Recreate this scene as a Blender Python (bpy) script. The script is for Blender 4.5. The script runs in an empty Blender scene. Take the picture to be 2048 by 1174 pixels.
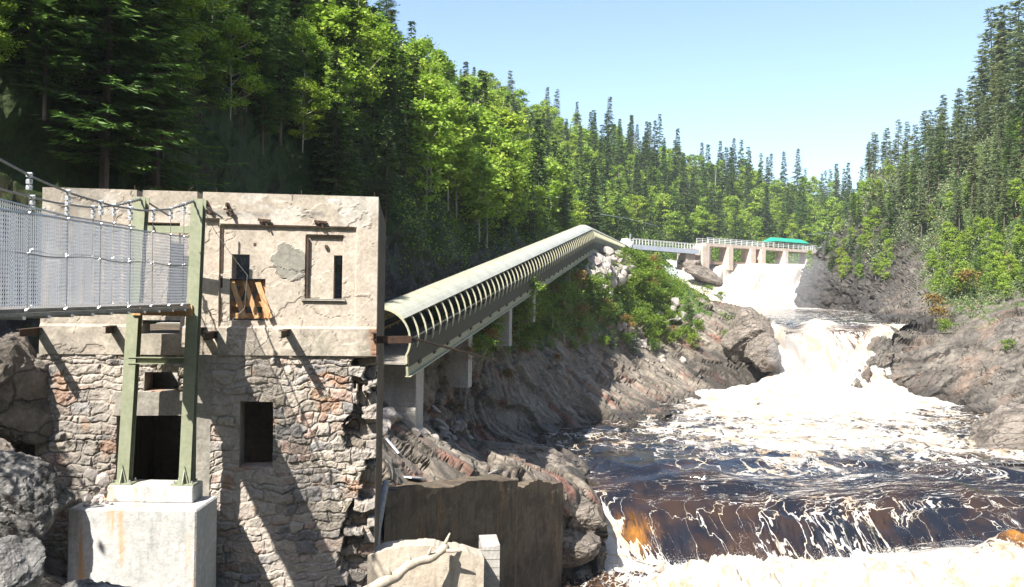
import bpy, bmesh, math, random
import numpy as np
from mathutils import Vector, Matrix

# ------------------------------------------------------------------ camera, sky, sun, exposure
scene = bpy.context.scene
FPX = 1707.0                      # focal length in pixels of a 2048 px wide picture
ROLL = math.radians(0.9)
cd = bpy.data.cameras.new('camera')
cd.lens = FPX / 2048 * 36; cd.sensor_width = 36
cd.clip_start = 0.1; cd.clip_end = 6000
cam = bpy.data.objects.new('camera', cd); scene.collection.objects.link(cam)
cam.matrix_world = Matrix.Rotation(math.radians(90), 4, 'X') @ Matrix.Rotation(ROLL, 4, 'Z')
scene.camera = cam
SUN = Vector((-0.49, -0.78, 1.0)).normalized()        # towards the sun
el = math.asin(SUN.z); az = math.atan2(SUN.x, SUN.y)
w = bpy.data.worlds.new('World'); scene.world = w; w.use_nodes = True
wn = w.node_tree.nodes; wl = w.node_tree.links
bg = wn['Background']
sky = wn.new('ShaderNodeTexSky'); sky.sky_type = 'NISHITA'; sky.sun_disc = False
sky.sun_elevation = el; sky.sun_rotation = az
sky.altitude = 200; sky.air_density = 1.0; sky.dust_density = 1.3; sky.ozone_density = 1.2
wl.new(sky.outputs[0], bg.inputs[0]); bg.inputs[1].default_value = 0.102
sd = bpy.data.lights.new('sun', 'SUN'); sd.energy = 5.0; sd.angle = math.radians(0.5); sd.color = (1, 0.95, 0.87)
so = bpy.data.objects.new('sun', sd); scene.collection.objects.link(so)
so.rotation_euler = SUN.to_track_quat('Z', 'Y').to_euler()
vs = scene.view_settings
vs.view_transform = 'Standard'; vs.look = 'None'; vs.gamma = 1.0; vs.use_curve_mapping = False
vs.exposure = 1.4

# ------------------------------------------------------------------ helpers
COL = scene.collection
rng = np.random.default_rng(7); random.seed(7)
cR, sR = math.cos(ROLL), math.sin(ROLL)

def at(px, py, Y):
    u = px - 1024; v = 587 - py
    return np.array([(u * cR - v * sR) * Y / FPX, Y, (u * sR + v * cR) * Y / FPX])

def proj(P):
    P = np.asarray(P); a = P[..., 0] / P[..., 1] * FPX; b = P[..., 2] / P[..., 1] * FPX
    return np.stack([1024 + a * cR + b * sR, 587 - (-a * sR + b * cR)], -1)

def hsh(i, j, k, seed=0):
    n = (i * 73856093) ^ (j * 19349663) ^ (k * 83492791) ^ (seed * 2654435761 % 2147483647)
    n = (n ^ (n >> 13)) * 1274126177 & 0x7fffffff
    n = (n ^ (n >> 15)) * 668265263 & 0x7fffffff
    return (n & 0xffff) / 65535.0

def noise(P, seed=0):
    P = np.asarray(P, float); I = np.floor(P).astype(np.int64); f = P - I; f = f * f * (3 - 2 * f)
    x, y, z = I[..., 0], I[..., 1], I[..., 2]; fx, fy, fz = f[..., 0], f[..., 1], f[..., 2]
    r = 0
    for dx in (0, 1):
        for dy in (0, 1):
            for dz in (0, 1):
                r = r + hsh(x + dx, y + dy, z + dz, seed) * (fx if dx else 1 - fx) * (fy if dy else 1 - fy) * (fz if dz else 1 - fz)
    return r * 2 - 1

def fbm(P, oct=4, seed=0, gain=0.5):
    P = np.asarray(P, float); s = 0; a = 1; t = 0
    for o in range(oct):
        s = s + a * noise(P * 2 ** o + o * 17.3, seed + o); t += a; a *= gain
    return s / t

def sstep(a, b, x):
    t = np.clip((x - a) / (b - a), 0, 1); return t * t * (3 - 2 * t)

LOC = {}
def wloc(o):
    return LOC.get(o.name, np.zeros(3)) if o else np.zeros(3)

def tag(o, label=None, cat=None, group=None, kind=None):
    if label: o['label'] = label
    if cat: o['category'] = cat
    if group: o['group'] = group
    if kind: o['kind'] = kind
    return o

def empty(name, loc, label=None, cat=None, group=None):
    o = bpy.data.objects.new(name, None); COL.objects.link(o); o.location = tuple(float(c) for c in loc)
    o.empty_display_size = 0.3
    LOC[o.name] = np.array(loc, float); return tag(o, label, cat, group)

def link_mesh(name, V, Fc, mats, parent=None, origin=None, smooth=False, cols=None, fm=None, attrs=None):
    """V in world coordinates; origin = world origin of the object"""
    V = np.asarray(V, float).reshape(-1, 3)
    if origin is None: origin = wloc(parent) if parent else np.zeros(3)
    origin = np.array(origin, float)
    me = bpy.data.meshes.new(name)
    if isinstance(Fc, np.ndarray):
        nf, k = Fc.shape
        me.vertices.add(len(V)); me.vertices.foreach_set('co', (V - origin).astype(np.float32).ravel())
        me.loops.add(nf * k); me.loops.foreach_set('vertex_index', Fc.astype(np.int32).ravel())
        me.polygons.add(nf); me.polygons.foreach_set('loop_start', np.arange(0, nf * k, k, dtype=np.int32))
        me.polygons.foreach_set('loop_total', np.full(nf, k, dtype=np.int32))
        me.update(calc_edges=True)
    else:
        me.from_pydata((V - origin).tolist(), [], Fc); me.update()
    if not isinstance(mats, (list, tuple)): mats = [mats]
    for m in mats: me.materials.append(m)
    if fm is not None: me.polygons.foreach_set('material_index', np.asarray(fm, dtype=np.int32))
    me.polygons.foreach_set('use_smooth', np.full(len(me.polygons), smooth))
    if cols is not None:
        a = me.color_attributes.new('Col', 'FLOAT_COLOR', 'POINT')
        c = np.ones((len(V), 4), np.float32); c[:, :3] = cols; a.data.foreach_set('color', c.ravel())
    for k_, v_ in (attrs or {}).items():
        a = me.attributes.new(k_, 'FLOAT', 'POINT'); a.data.foreach_set('value', np.asarray(v_, np.float32).ravel())
    me.update()
    o = bpy.data.objects.new(name, me); COL.objects.link(o)
    LOC[o.name] = origin
    if parent: o.parent = parent; o.location = tuple(origin - wloc(parent))
    else: o.location = tuple(origin)
    return o

class MB:
    def __init__(s): s.v = []; s.f = []
    def add(s, V, Fc):
        b = len(s.v); s.v += [tuple(map(float, p)) for p in V]; s.f += [tuple(i + b for i in q) for q in Fc]; return s
    def box(s, c, d, R=None):
        c = np.array(c, float); d = np.array(d, float) / 2
        P = np.array([(x, y, z) for x in (-1, 1) for y in (-1, 1) for z in (-1, 1)]) * d
        if R is not None: P = P @ np.array(R).T
        return s.add(P + c, [(0, 1, 3, 2), (4, 6, 7, 5), (0, 4, 5, 1), (2, 3, 7, 6), (0, 2, 6, 4), (1, 5, 7, 3)])
    def bar(s, p, q, w, h, up=(0, 0, 1)):
        p = np.array(p, float); q = np.array(q, float); d = q - p; L = np.linalg.norm(d); d /= L
        up = np.array(up, float); sd_ = np.cross(d, up)
        if np.linalg.norm(sd_) < 1e-4: sd_ = np.cross(d, (1, 0, 0))
        sd_ /= np.linalg.norm(sd_); u = np.cross(sd_, d)
        return s.box((p + q) / 2, (L, w, h), np.stack([d, sd_, u], 1))
    def tube(s, pts, r, n=6, cap=True):
        pts = np.array(pts, float); m = len(pts); r = np.broadcast_to(r, (m,)); b = len(s.v); prev = None
        for i in range(m):
            d = pts[min(i + 1, m - 1)] - pts[max(i - 1, 0)]; d = d / (np.linalg.norm(d) + 1e-9)
            if prev is None: prev = np.cross(d, (0.31, 0.2, 0.93) if abs(d[2]) < .9 else (1, 0, 0))
            a = prev - d * prev.dot(d); a /= np.linalg.norm(a) + 1e-9; c = np.cross(d, a); prev = a
            for k in range(n):
                t = 2 * math.pi * k / n; s.v.append(tuple(pts[i] + r[i] * (a * math.cos(t) + c * math.sin(t))))
        for i in range(m - 1):
            for k in range(n):
                k2 = (k + 1) % n; s.f.append((b + i * n + k, b + i * n + k2, b + (i + 1) * n + k2, b + (i + 1) * n + k))
        if cap: s.f.append(tuple(b + k for k in range(n))[::-1]); s.f.append(tuple(b + (m - 1) * n + k for k in range(n)))
        return s
    def build(s, name, mat, parent=None, origin=None, smooth=False):
        return link_mesh(name, s.v, s.f, mat, parent, origin, smooth)

def copy_tree(o, parent=None):
    c = o.copy(); COL.objects.link(c); c.parent = parent
    for ch in list(o.children): copy_tree(ch, c)
    return c

# ------------------------------------------------------------------ materials
class M:
    def __init__(s, name, rough=0.8, spec=0.3):
        s.m = bpy.data.materials.new(name); s.m.use_nodes = True; s.t = s.m.node_tree
        s.b = s.t.nodes['Principled BSDF']; s.b.inputs['Roughness'].default_value = rough
        s.b.inputs['Specular IOR Level'].default_value = spec
        s.out = s.t.nodes['Material Output']; s.co = None
    def nd(s, typ, props=None, **ins):
        n = s.t.nodes.new('ShaderNode' + typ)
        for k, v in (props or {}).items(): setattr(n, k, v)
        for k, v in ins.items():
            k = int(k[1:]) if k[0] == '_' and k[1:].isdigit() else k.replace('_', ' ')
            s.set(n.inputs[k], v)
        return n
    def set(s, sock, v):
        if isinstance(v, bpy.types.NodeSocket): s.t.links.new(v, sock)
        elif isinstance(v, tuple) and len(v) == 3 and sock.type == 'RGBA': sock.default_value = (*v, 1)
        else: sock.default_value = v
    def coord(s, sc=(1, 1, 1), rot=(0, 0, 0), obj=False):
        g = s.nd('TexCoord').outputs['Object'] if obj else s.nd('NewGeometry').outputs['Position']
        if any(rot): g = s.nd('Mapping', Vector=g, Rotation=rot).outputs[0]
        return s.nd('Mapping', Vector=g, Scale=sc).outputs[0]
    def noise(s, v, scale, det=6, rough=0.6, dist=0.0):
        return s.nd('TexNoise', Vector=v, Scale=scale, Detail=det, Roughness=rough, Distortion=dist).outputs[0]
    def ramp(s, f, stops, interp='LINEAR'):
        n = s.nd('ValToRGB', Fac=f); n.color_ramp.interpolation = interp; e = n.color_ramp.elements
        while len(e) > 1: e.remove(e[0])
        for i, (p, c) in enumerate(stops):
            if not isinstance(c, tuple): c = (c, c, c)
            q = e[0] if i == 0 else e.new(p)
            q.position = p; q.color = (*c, 1)
        return n.outputs[0]
    def mix(s, f, a, b, mode='MIX'):
        n = s.nd('Mix', {'data_type': 'RGBA', 'blend_type': mode}); s.set(n.inputs[0], f); s.set(n.inputs[6], a); s.set(n.inputs[7], b)
        return n.outputs[2]
    def math(s, op, a, b=0.0, clamp=False):
        n = s.nd('Math', {'operation': op, 'use_clamp': clamp}); s.set(n.inputs[0], a); s.set(n.inputs[1], b); return n.outputs[0]
    def attr(s, name): return s.nd('Attribute', {'attribute_name': name})
    def bump(s, h, st, dist=0.1, nrm=None):
        n = s.nd('Bump', Height=h, Strength=st, Distance=dist)
        if nrm is not None: s.set(n.inputs['Normal'], nrm)
        return n.outputs[0]
    def fin(s, col, nrm=None, rough=None):
        s.set(s.b.inputs['Base Color'], col)
        if nrm is not None: s.set(s.b.inputs['Normal'], nrm)
        if rough is not None: s.set(s.b.inputs['Roughness'], rough)
        return s.m

def mat_simple(name, c1, c2, scale=3, rough=0.7, bump=0.2, bd=0.02, metal=0, sc=(1, 1, 1), spec=0.3):
    m = M(name, rough, spec); v = m.coord(sc)
    n1 = m.noise(v, scale, 8, 0.65); n2 = m.noise(v, scale * 6, 5)
    c = m.mix(m.ramp(n1, [(0.35, 0.0), (0.65, 1.0)]), c1, c2)
    c = m.mix(0.35, c, m.ramp(n2, [(0.3, 0.35), (0.7, 1.0)]), 'MULTIPLY')
    m.b.inputs['Metallic'].default_value = metal
    return m.fin(c, m.bump(n2, bump, bd))

def mat_concrete(name, c1, c2, stain=(0.12, 0.1, 0.085), boards=True, stainamt=0.5, rust=0.0):
    m = M(name, 0.85, 0.2); v = m.coord()
    big = m.noise(v, 0.9, 10, 0.72, 0.5); fine = m.noise(v, 9, 8, 0.7)
    c = m.mix(m.ramp(big, [(0.42, 0.0), (0.56, 1.0)]), c1, c2)
    st = m.noise(m.coord((3.5, 3.5, 0.45)), 1.2, 8, 0.7)
    c = m.mix(m.math('MULTIPLY', m.ramp(st, [(0.52, 0.0), (0.72, 1.0)]), stainamt), c, stain)
    c = m.mix(0.5, c, m.ramp(fine, [(0.3, 0.45), (0.62, 1.0)]), 'MULTIPLY')
    if rust:
        rs = m.noise(m.coord((1.6, 1.6, 0.12)), 1.3, 5, 0.6)
        c = m.mix(m.math('MULTIPLY', m.ramp(rs, [(0.58, 0.0), (0.68, 1.0)]), rust), c, (0.5, 0.25, 0.08))
    h = m.math('ADD', m.math('MULTIPLY', fine, 0.6), m.math('MULTIPLY', m.noise(v, 2.2, 8, 0.75), 1.0))
    if boards:
        wv = m.nd('TexWave', {'wave_type': 'BANDS', 'bands_direction': 'Z', 'wave_profile': 'SAW'}, Vector=v, Scale=1.55, Distortion=0.35, Detail=2.0).outputs[1]
        line = m.ramp(wv, [(0.0, 0.0), (0.07, 1.0)])
        h = m.math('ADD', h, m.math('MULTIPLY', line, 0.5))
        c = m.mix(m.math('MULTIPLY', m.math('SUBTRACT', 1.0, line), 0.35), c, stain)
    return m.fin(c, m.bump(h, 0.55, 0.05))

def mat_rock(name, c1, c2, c3, scale=0.35, strata=(0.25, 0.25, 1.6), rot=(0, 0, 0), veg=None, red=None, lich=0.0, dark=(0.03, 0.027, 0.025), bump=0.9, bd=0.25, rough=0.85, cracks=1.0):
    m = M(name, rough, 0.25); v = m.coord(); vs_ = m.coord(strata, rot)
    n1 = m.noise(v, scale, 10, 0.7, 0.4); n2 = m.noise(vs_, 1.0, 12, 0.72, 0.3); n3 = m.noise(v, scale * 12, 8, 0.7)
    c = m.mix(m.ramp(n1, [(0.38, 0.0), (0.6, 1.0)]), c1, c2)
    c = m.mix(m.ramp(n2, [(0.42, 0.0), (0.62, 1.0)]), c, c3)
    if red:
        c = m.mix(m.math('MULTIPLY', m.ramp(m.noise(vs_, 0.55, 6, 0.6, 0.5), [(0.55, 0.0), (0.66, 1.0)]), red[1]), c, red[0])
    if lich: c = m.mix(m.math('MULTIPLY', m.ramp(n3, [(0.56, 0.0), (0.68, 1.0)]), lich), c, (0.4, 0.38, 0.35))
    warp = m.nd('VectorMath', {'operation': 'ADD'}, _0=vs_, _1=m.nd('TexNoise', Vector=v, Scale=scale * 2, Detail=4.0).outputs[1]).outputs[0]
    vor = m.nd('TexVoronoi', {'feature': 'DISTANCE_TO_EDGE'}, Vector=warp, Scale=1.1).outputs[0]
    ck = m.ramp(vor, [(0.0, 0.0), (0.05, 1.0)])
    ckf = m.math('MULTIPLY', m.math('SUBTRACT', 1.0, ck), m.math('MULTIPLY', m.ramp(n1, [(0.4, 0.3), (0.6, 1.0)]), cracks))
    c = m.mix(m.math('MULTIPLY', ckf, 0.85), c, dark)
    c = m.mix(0.55, c, m.ramp(n3, [(0.3, 0.35), (0.6, 1.0)]), 'MULTIPLY')
    if veg is not None:
        a = m.attr('veg').outputs['Fac']
        f = m.math('ADD', m.math('MULTIPLY', m.math('SUBTRACT', m.noise(v, 0.8, 8, 0.75), 0.5), 2.2), a)
        g = m.mix(m.ramp(n3, [(0.35, 0.0), (0.65, 1.0)]), veg[0], veg[1])
        g = m.mix(m.ramp(m.noise(v, 0.6, 4), [(0.55, 0.0), (0.65, 0.8)]), g, veg[2])
        c = m.mix(m.ramp(f, [(0.45, 0.0), (0.58, 1.0)]), c, g)
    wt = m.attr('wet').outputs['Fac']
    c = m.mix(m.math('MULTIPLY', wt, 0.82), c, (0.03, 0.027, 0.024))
    rough = m.math('SUBTRACT', rough, m.math('MULTIPLY', wt, 0.45))
    h = m.math('ADD', m.math('MULTIPLY', n2, 1.0), m.math('MULTIPLY', n3, 0.35))
    h = m.math('ADD', h, m.math('MULTIPLY', m.math('SUBTRACT', 1.0, ckf), 0.5))
    return m.fin(c, m.bump(h, bump, bd), rough)

def mat_leaf(name, c1, c2, c3, trans=0.35, rough=0.5):
    m = M(name, rough, 0.25)
    r = m.attr('rnd').outputs['Fac']; oi = m.nd('ObjectInfo').outputs['Random']
    c = m.ramp(r, [(0.0, c1), (0.55, c2), (1.0, c3)])
    c = m.mix(0.6, c, m.ramp(oi, [(0.0, (0.62, 0.75, 0.6)), (0.35, (1.0, 1.0, 1.0)), (0.7, (0.8, 0.92, 1.0)), (1.0, (1.0, 0.9, 0.55))]), 'MULTIPLY')
    tr = m.nd('BsdfTranslucent', Color=m.mix(0.5, c, (0.75, 1.0, 0.25), 'MULTIPLY'))
    m.set(m.b.inputs['Base Color'], c)
    mx = m.nd('MixShader', _0=trans); m.t.links.new(m.b.outputs[0], mx.inputs[1]); m.t.links.new(tr.outputs[0], mx.inputs[2])
    m.t.links.new(mx.outputs[0], m.out.inputs[0]); return m.m

m_conc = None
def wall_material():
    # plaster/concrete wall: base colour per vertex (patches, stones), fine grain from noise
    m = M('weathered_concrete_and_stone', 0.9, 0.15); v = m.coord()
    c = m.mix(1.0, m.attr('Col').outputs['Color'], (0.76, 0.745, 0.72), 'MULTIPLY')
    f1 = m.noise(v, 14, 10, 0.75); f2 = m.noise(v, 3.0, 8, 0.7)
    c = m.mix(0.7, c, m.ramp(f1, [(0.3, 0.45), (0.6, 1.05)]), 'MULTIPLY')
    c = m.mix(0.5, c, m.ramp(f2, [(0.35, 0.6), (0.6, 1.0)]), 'MULTIPLY')
    h = m.math('ADD', m.math('MULTIPLY', f1, 0.5), f2)
    return m.fin(c, m.bump(h, 0.5, 0.03))

MW = wall_material()
M_CON = mat_concrete('board_marked_concrete', (0.42, 0.39, 0.34), (0.5, 0.47, 0.42), stainamt=0.5)
M_CONN = mat_concrete('new_concrete', (0.5, 0.49, 0.47), (0.42, 0.42, 0.4), stain=(0.17, 0.17, 0.165), boards=False, stainamt=0.6, rust=0.75)
M_COND = mat_concrete('shade_darkened_brown_concrete', (0.075, 0.06, 0.045), (0.13, 0.105, 0.075), stain=(0.03, 0.025, 0.02), boards=False, stainamt=0.8, rust=0.2)  # side and retaining walls' shade is put into this dark base colour
M_CONP = mat_concrete('pier_concrete', (0.36, 0.34, 0.31), (0.42, 0.4, 0.37), stainamt=0.4)
M_STEEL = mat_simple('olive_painted_steel', (0.235, 0.255, 0.17), (0.285, 0.3, 0.21), 2.0, 0.45, 0.06)
M_GALV = mat_simple('galvanised_steel', (0.55, 0.57, 0.6), (0.7, 0.72, 0.75), 20, 0.35, 0.1, metal=0.6)
M_WIRE = mat_simple('galvanised_wire', (0.4, 0.43, 0.47), (0.52, 0.55, 0.6), 20, 0.4, 0.0, metal=0.3)
M_CABLE = mat_simple('steel_cable', (0.16, 0.16, 0.15), (0.28, 0.28, 0.27), 30, 0.5, 0.2, metal=0.4)
M_RUST = mat_simple('rusted_steel', (0.035, 0.025, 0.02), (0.09, 0.05, 0.03), 8, 0.8, 0.4)
M_WOOD = mat_simple('orange_brown_timber', (0.36, 0.19, 0.08), (0.56, 0.35, 0.18), 3, 0.75, 0.4, sc=(6, 6, 1.2))
M_WOODG = mat_simple('grey_driftwood', (0.42, 0.35, 0.27), (0.56, 0.49, 0.39), 3, 0.8, 0.6, sc=(3, 3, 3))
M_DECK = mat_simple('weathered_deck_boards', (0.22, 0.2, 0.17), (0.35, 0.32, 0.28), 4, 0.8, 0.3)
M_ROOFP = mat_simple('pale_olive_roof_sheet', (0.4, 0.39, 0.29), (0.52, 0.5, 0.39), 0.7, 0.32, 0.05, spec=0.6)
M_RIB = mat_simple('cream_painted_rib', (0.42, 0.41, 0.28), (0.48, 0.47, 0.34), 3, 0.5, 0.05)
M_SIDE = mat_simple('dark_perforated_side_sheet', (0.03, 0.03, 0.022), (0.045, 0.045, 0.032), 5, 0.6, 0.1)
M_GIRD = mat_simple('olive_girder_paint', (0.27, 0.27, 0.18), (0.33, 0.33, 0.23), 3, 0.55, 0.08)
M_GREENROOF = mat_simple('turquoise_metal_roof', (0.02, 0.3, 0.19), (0.03, 0.36, 0.24), 1, 0.4, 0.05)
M_WHITE = mat_simple('pale_grey_paint', (0.55, 0.56, 0.57), (0.66, 0.67, 0.68), 2, 0.5, 0.05)
M_BLUEG = mat_simple('blue_grey_girder_paint', (0.32, 0.36, 0.42), (0.4, 0.44, 0.5), 2, 0.5, 0.05)
M_DAM = mat_concrete('pinkish_dam_concrete', (0.5, 0.4, 0.33), (0.58, 0.5, 0.43), stain=(0.3, 0.18, 0.11), boards=False, stainamt=0.7)
M_DAMB = mat_concrete('brown_dam_concrete', (0.27, 0.2, 0.16), (0.36, 0.28, 0.23), boards=False, stainamt=0.7)

def layer_axes(e1, e3):
    e1 = Vector(e1).normalized(); e3 = Vector(e3); e3 = (e3 - e1 * e3.dot(e1)).normalized(); e2 = e3.cross(e1); return Matrix((e1, e2, e3))
AX_L = layer_axes((.78, -.25, -.57), (.45, .15, .85)); AX_R = layer_axes((-.85, -.25, -.42), (-.3, -.2, .9))
EL, ER = tuple(AX_L.to_euler()), tuple(AX_R.to_euler())
VEG = [(0.035, 0.06, 0.015), (0.07, 0.12, 0.02), (0.14, 0.075, 0.03)]
M_ROCKL = mat_rock('banded_gneiss_left_bank', (0.16, 0.135, 0.108), (0.28, 0.245, 0.2), (0.1, 0.085, 0.068), 0.22, (0.3, 0.7, 1.7), EL, VEG, ((0.22, 0.085, 0.06), 0.75), 0.15, cracks=0.75, bump=0.7, bd=0.14)
M_ROCKR = mat_rock('grey_brown_gneiss_right_bank', (0.12, 0.103, 0.085), (0.21, 0.187, 0.158), (0.07, 0.063, 0.055), 0.2, (0.3, 0.5, 1.2), ER, VEG, ((0.27, 0.17, 0.12), 0.4), 0.15, cracks=0.6)
M_ROCKH = mat_rock('dark_cliff_rock', (0.045, 0.043, 0.04), (0.1, 0.095, 0.09), (0.028, 0.027, 0.026), 0.3, (0.5, 0.5, 0.3), (0, 0, 0), [(0.015, 0.025, 0.008), (0.035, 0.06, 0.012), (0.04, 0.03, 0.015)], None, 0.3)
M_BOULDER = mat_rock('grey_boulder', (0.17, 0.165, 0.16), (0.3, 0.29, 0.28), (0.07, 0.068, 0.066), 1.2, (1.2, 1.2, 1.8), (0.4, 0.4, 0), None, None, 0.5, bd=0.1, cracks=0.5)
M_BOULDB = mat_rock('brown_water_worn_rock', (0.2, 0.17, 0.14), (0.29, 0.25, 0.215), (0.11, 0.095, 0.08), 0.5, (0.4, 0.9, 1.5), (0.3, 0.1, 0.2), None, None, 0.2, bd=0.25, cracks=0.8)
M_RUBBLE = mat_rock('pale_rubble', (0.36, 0.32, 0.29), (0.46, 0.42, 0.39), (0.25, 0.22, 0.2), 1.0, (1, 1, 1), (0, 0, 0), None, None, 0.2, bd=0.06, cracks=0.3)
M_BARKP = mat_simple('pale_birch_bark', (0.25, 0.22, 0.19), (0.46, 0.43, 0.39), 4, 0.8, 0.3, sc=(1, 1, .3))
M_BARKD = mat_simple('dark_conifer_bark', (0.085, 0.065, 0.05), (0.15, 0.12, 0.1), 6, 0.9, 0.5, sc=(1, 1, .3))
M_DEADW = mat_simple('bleached_dead_wood', (0.25, 0.23, 0.21), (0.38, 0.36, 0.34), 5, 0.9, 0.3)
L_BIRCH = mat_leaf('fresh_birch_leaves', (0.14, 0.22, 0.03), (0.32, 0.43, 0.06), (0.54, 0.62, 0.12), 0.5)
L_SPRUCE = mat_leaf('dark_spruce_needles', (0.04, 0.07, 0.03), (0.075, 0.125, 0.04), (0.14, 0.2, 0.06), 0.2)
L_FIR = mat_leaf('green_fir_needles', (0.035, 0.075, 0.02), (0.075, 0.14, 0.03), (0.16, 0.25, 0.045), 0.25)
L_JACK = mat_leaf('grey_green_pine_needles', (0.11, 0.145, 0.075), (0.19, 0.23, 0.11), (0.31, 0.33, 0.17), 0.3)
L_BUSH = mat_leaf('shrub_leaves', (0.09, 0.14, 0.02), (0.17, 0.26, 0.03), (0.36, 0.42, 0.07), 0.45)

# ------------------------------------------------------------------ lofted terrain and water
def cr(P, n, axis=0):
    """Catmull-Rom resample of array P along axis, n (int or list) steps per segment"""
    P = np.moveaxis(np.asarray(P, float), axis, 0); m = len(P); out = []
    ns = [n] * (m - 1) if isinstance(n, int) else n
    for i in range(m - 1):
        p0 = P[i - 1] if i > 0 else 2 * P[0] - P[1]; p1 = P[i]; p2 = P[i + 1]; p3 = P[i + 2] if i + 2 < m else 2 * P[-1] - P[-2]
        t = np.arange(ns[i]) / ns[i]; t = t.reshape((-1,) + (1,) * (P.ndim - 1))
        out.append(0.5 * (2 * p1 + (p2 - p0) * t + (2 * p0 - 5 * p1 + 4 * p2 - p3) * t ** 2 + (3 * p1 - p0 - 3 * p2 + p3) * t ** 3))
    out.append(P[-1:]); return np.moveaxis(np.concatenate(out), 0, axis)

def grid_normals(G):
    du = np.gradient(G, axis=0); dv = np.gradient(G, axis=1); n = np.cross(du, dv)
    n /= np.linalg.norm(n, axis=-1, keepdims=True) + 1e-9; return n

def grid_faces(nu, nv):
    i = np.arange(nu - 1)[:, None] * nv + np.arange(nv - 1)[None]; i = i.ravel()
    return np.stack([i, i + nv, i + nv + 1, i + 1], 1)

def grid_mesh(name, G, mat, attrs=None, smooth=False, flip=False, parent=None, origin=None):
    Fc = grid_faces(*G.shape[:2])
    if flip: Fc = Fc[:, ::-1].copy()
    return link_mesh(name, G.reshape(-1, 3), Fc, mat, parent, origin, smooth, attrs=attrs)

def terrace(h, k, sharp=6):
    a = np.floor(h * k); f = h * k - a; return (a + sstep(0.5 - .5 / sharp, 0.5 + .5 / sharp, f)) / k

def rockify(G, amp=1.0, freq=0.25, strata=(0.3, 0.3, 1.5), seed=3, side=1, R=None):
    n = grid_normals(G) * side
    Q = G * np.array(strata)
    if R is not None: Q = (G @ np.array(R).T) * np.array(strata)
    base = fbm(G * freq, 5, seed)
    st = fbm(Q * freq * 2.2 + base[..., None] * 0.8, 4, seed + 9, 0.6)
    st = terrace(st, 5, 4)
    blk = terrace(fbm(Q * freq * 6 + 5, 3, seed + 21, 0.6), 4, 5)
    d = amp * (0.6 * base + 0.9 * st + 0.28 * blk)
    return G + n * d[..., None]

def cells(A, B, seed):
    # jittered cell pattern in a plane: per-cell random value and distance to the nearest joint
    I = np.floor(A).astype(np.int64); J = np.floor(B).astype(np.int64); best = np.full(A.shape, 9.0); sec = best.copy(); val = np.zeros(A.shape)
    for di in (-1, 0, 1):
        for dj in (-1, 0, 1):
            i, j = I + di, J + dj; cx = i + .15 + .7 * hsh(i, j, i * 0 + 1, seed); cy = j + .15 + .7 * hsh(i, j, i * 0 + 2, seed)
            d = np.maximum(np.abs(A - cx), np.abs(B - cy)) * .6 + np.hypot(A - cx, B - cy) * .4; v = hsh(i, j, i * 0 + 3, seed); c = d < best
            sec = np.where(c, best, np.minimum(sec, d)); val = np.where(c, v, val); best = np.where(c, d, best)
    return val, sec - best
def fracture(G, ax, side, s1, s2, amp, seed, ledge=.35, lk=.55):
    E = np.array(ax); a = G @ E[0]; b = G @ E[1]; c = G @ E[2]; n = grid_normals(G) * side
    wv = fbm(G * .35, 4, seed); w2 = fbm(G * .5 + 9, 3, seed + 1)
    v, e = cells(a / s1 + wv * .8, b / s2 + w2 * .8, seed + 2); v2, e2 = cells(a / s1 * 2.7 + w2, b / s2 * 2.5 + wv, seed + 3)
    h = c * lk + .6 * wv; lg = (h - np.floor(h)); lg = sstep(0, .12, lg) * (1 - lg)
    D = amp * (v - .5) * 2 + amp * .45 * (v2 - .5) * 2 + ledge * (lg - .4) - .16 * sstep(.09, .0, e) - .06 * sstep(.08, .0, e2)
    D += .07 * fbm(G * 2.2, 4, seed + 8)
    return G + n * D[..., None]

P_ = lambda *L: [list(at(a[0], a[1], a[2])) + [a[3] if len(a) > 3 else 0] for a in L]
# left bank: each row runs from under the water up to the foot of the wooded slope
LB = [P_((1200,1180,42),(1188,1010,44),(1128,974,41),(1038,962,37.7),(812,988,31,.1),(745,960,29.5,.1),(640,900,28)),
      P_((1200,1010,47.5),(1150,960,48.5),(1090,948,47),(1010,925,45),(870,868,40,.1),(770,815,37,.1),(650,760,34)),
      P_((1180,945,51.5),(1130,915,52),(1060,900,51.5),(960,888,50),(890,838,45,.1),(845,775,41,.1),(720,730,37)),
      P_((1130,905,57),(1090,880,59.5),(1025,850,58),(985,795,56),(958,740,53,.3),(928,710,46,.4),(800,665,42)),
      P_((1200,875,62),(1160,855,64),(1080,800,63),(1046,740,63,.1),(1024,672,62.5,.6),(1003,634,54,.7),(880,600,51)),
      P_((1290,850,67),(1260,833,70),(1185,785,70.5),(1128,728,70.5,.1),(1095,650,71.5,.9),(1056,596,62,.8),(950,560,60)),
      P_((1390,830,74),(1360,815,76.5),(1272,767,79),(1210,708,80,.15),(1192,615,82,1),(1132,556,76.5,.8),(1060,525,74)),
      P_((1500,815,83),(1470,793,86),(1394,738,89.5),(1318,690,92,.25),(1290,600,95,.9),(1240,540,92,.6),(1180,508,92)),
      P_((1600,790,90),(1560,745,92),(1535,690,95),(1450,640,98,.3),(1380,585,105,.7),(1300,540,110,.9),(1230,510,115)),
      P_((1570,668,97),(1525,640,101),(1500,622,108,.1),(1425,610,118,.4),(1362,588,128,.7),(1315,560,138,.9),(1250,515,152)),
      P_((1500,640,148),(1485,620,150,.1),(1420,616,150,.2),(1368,598,158,.4),(1330,572,166,.6),(1300,540,175,.8),(1258,505,185))]
_r = np.array(LB[0]); _r = _r.copy(); _r[:, 1] += .7; _r[:, 2] = -14.5; _r[:, 3] = 0
LB.insert(0, _r.tolist())
LB = cr(cr(np.array(LB), 46, 0), 50, 1)
LBV = LB[..., 3]; LBG = LB[..., :3]
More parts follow.
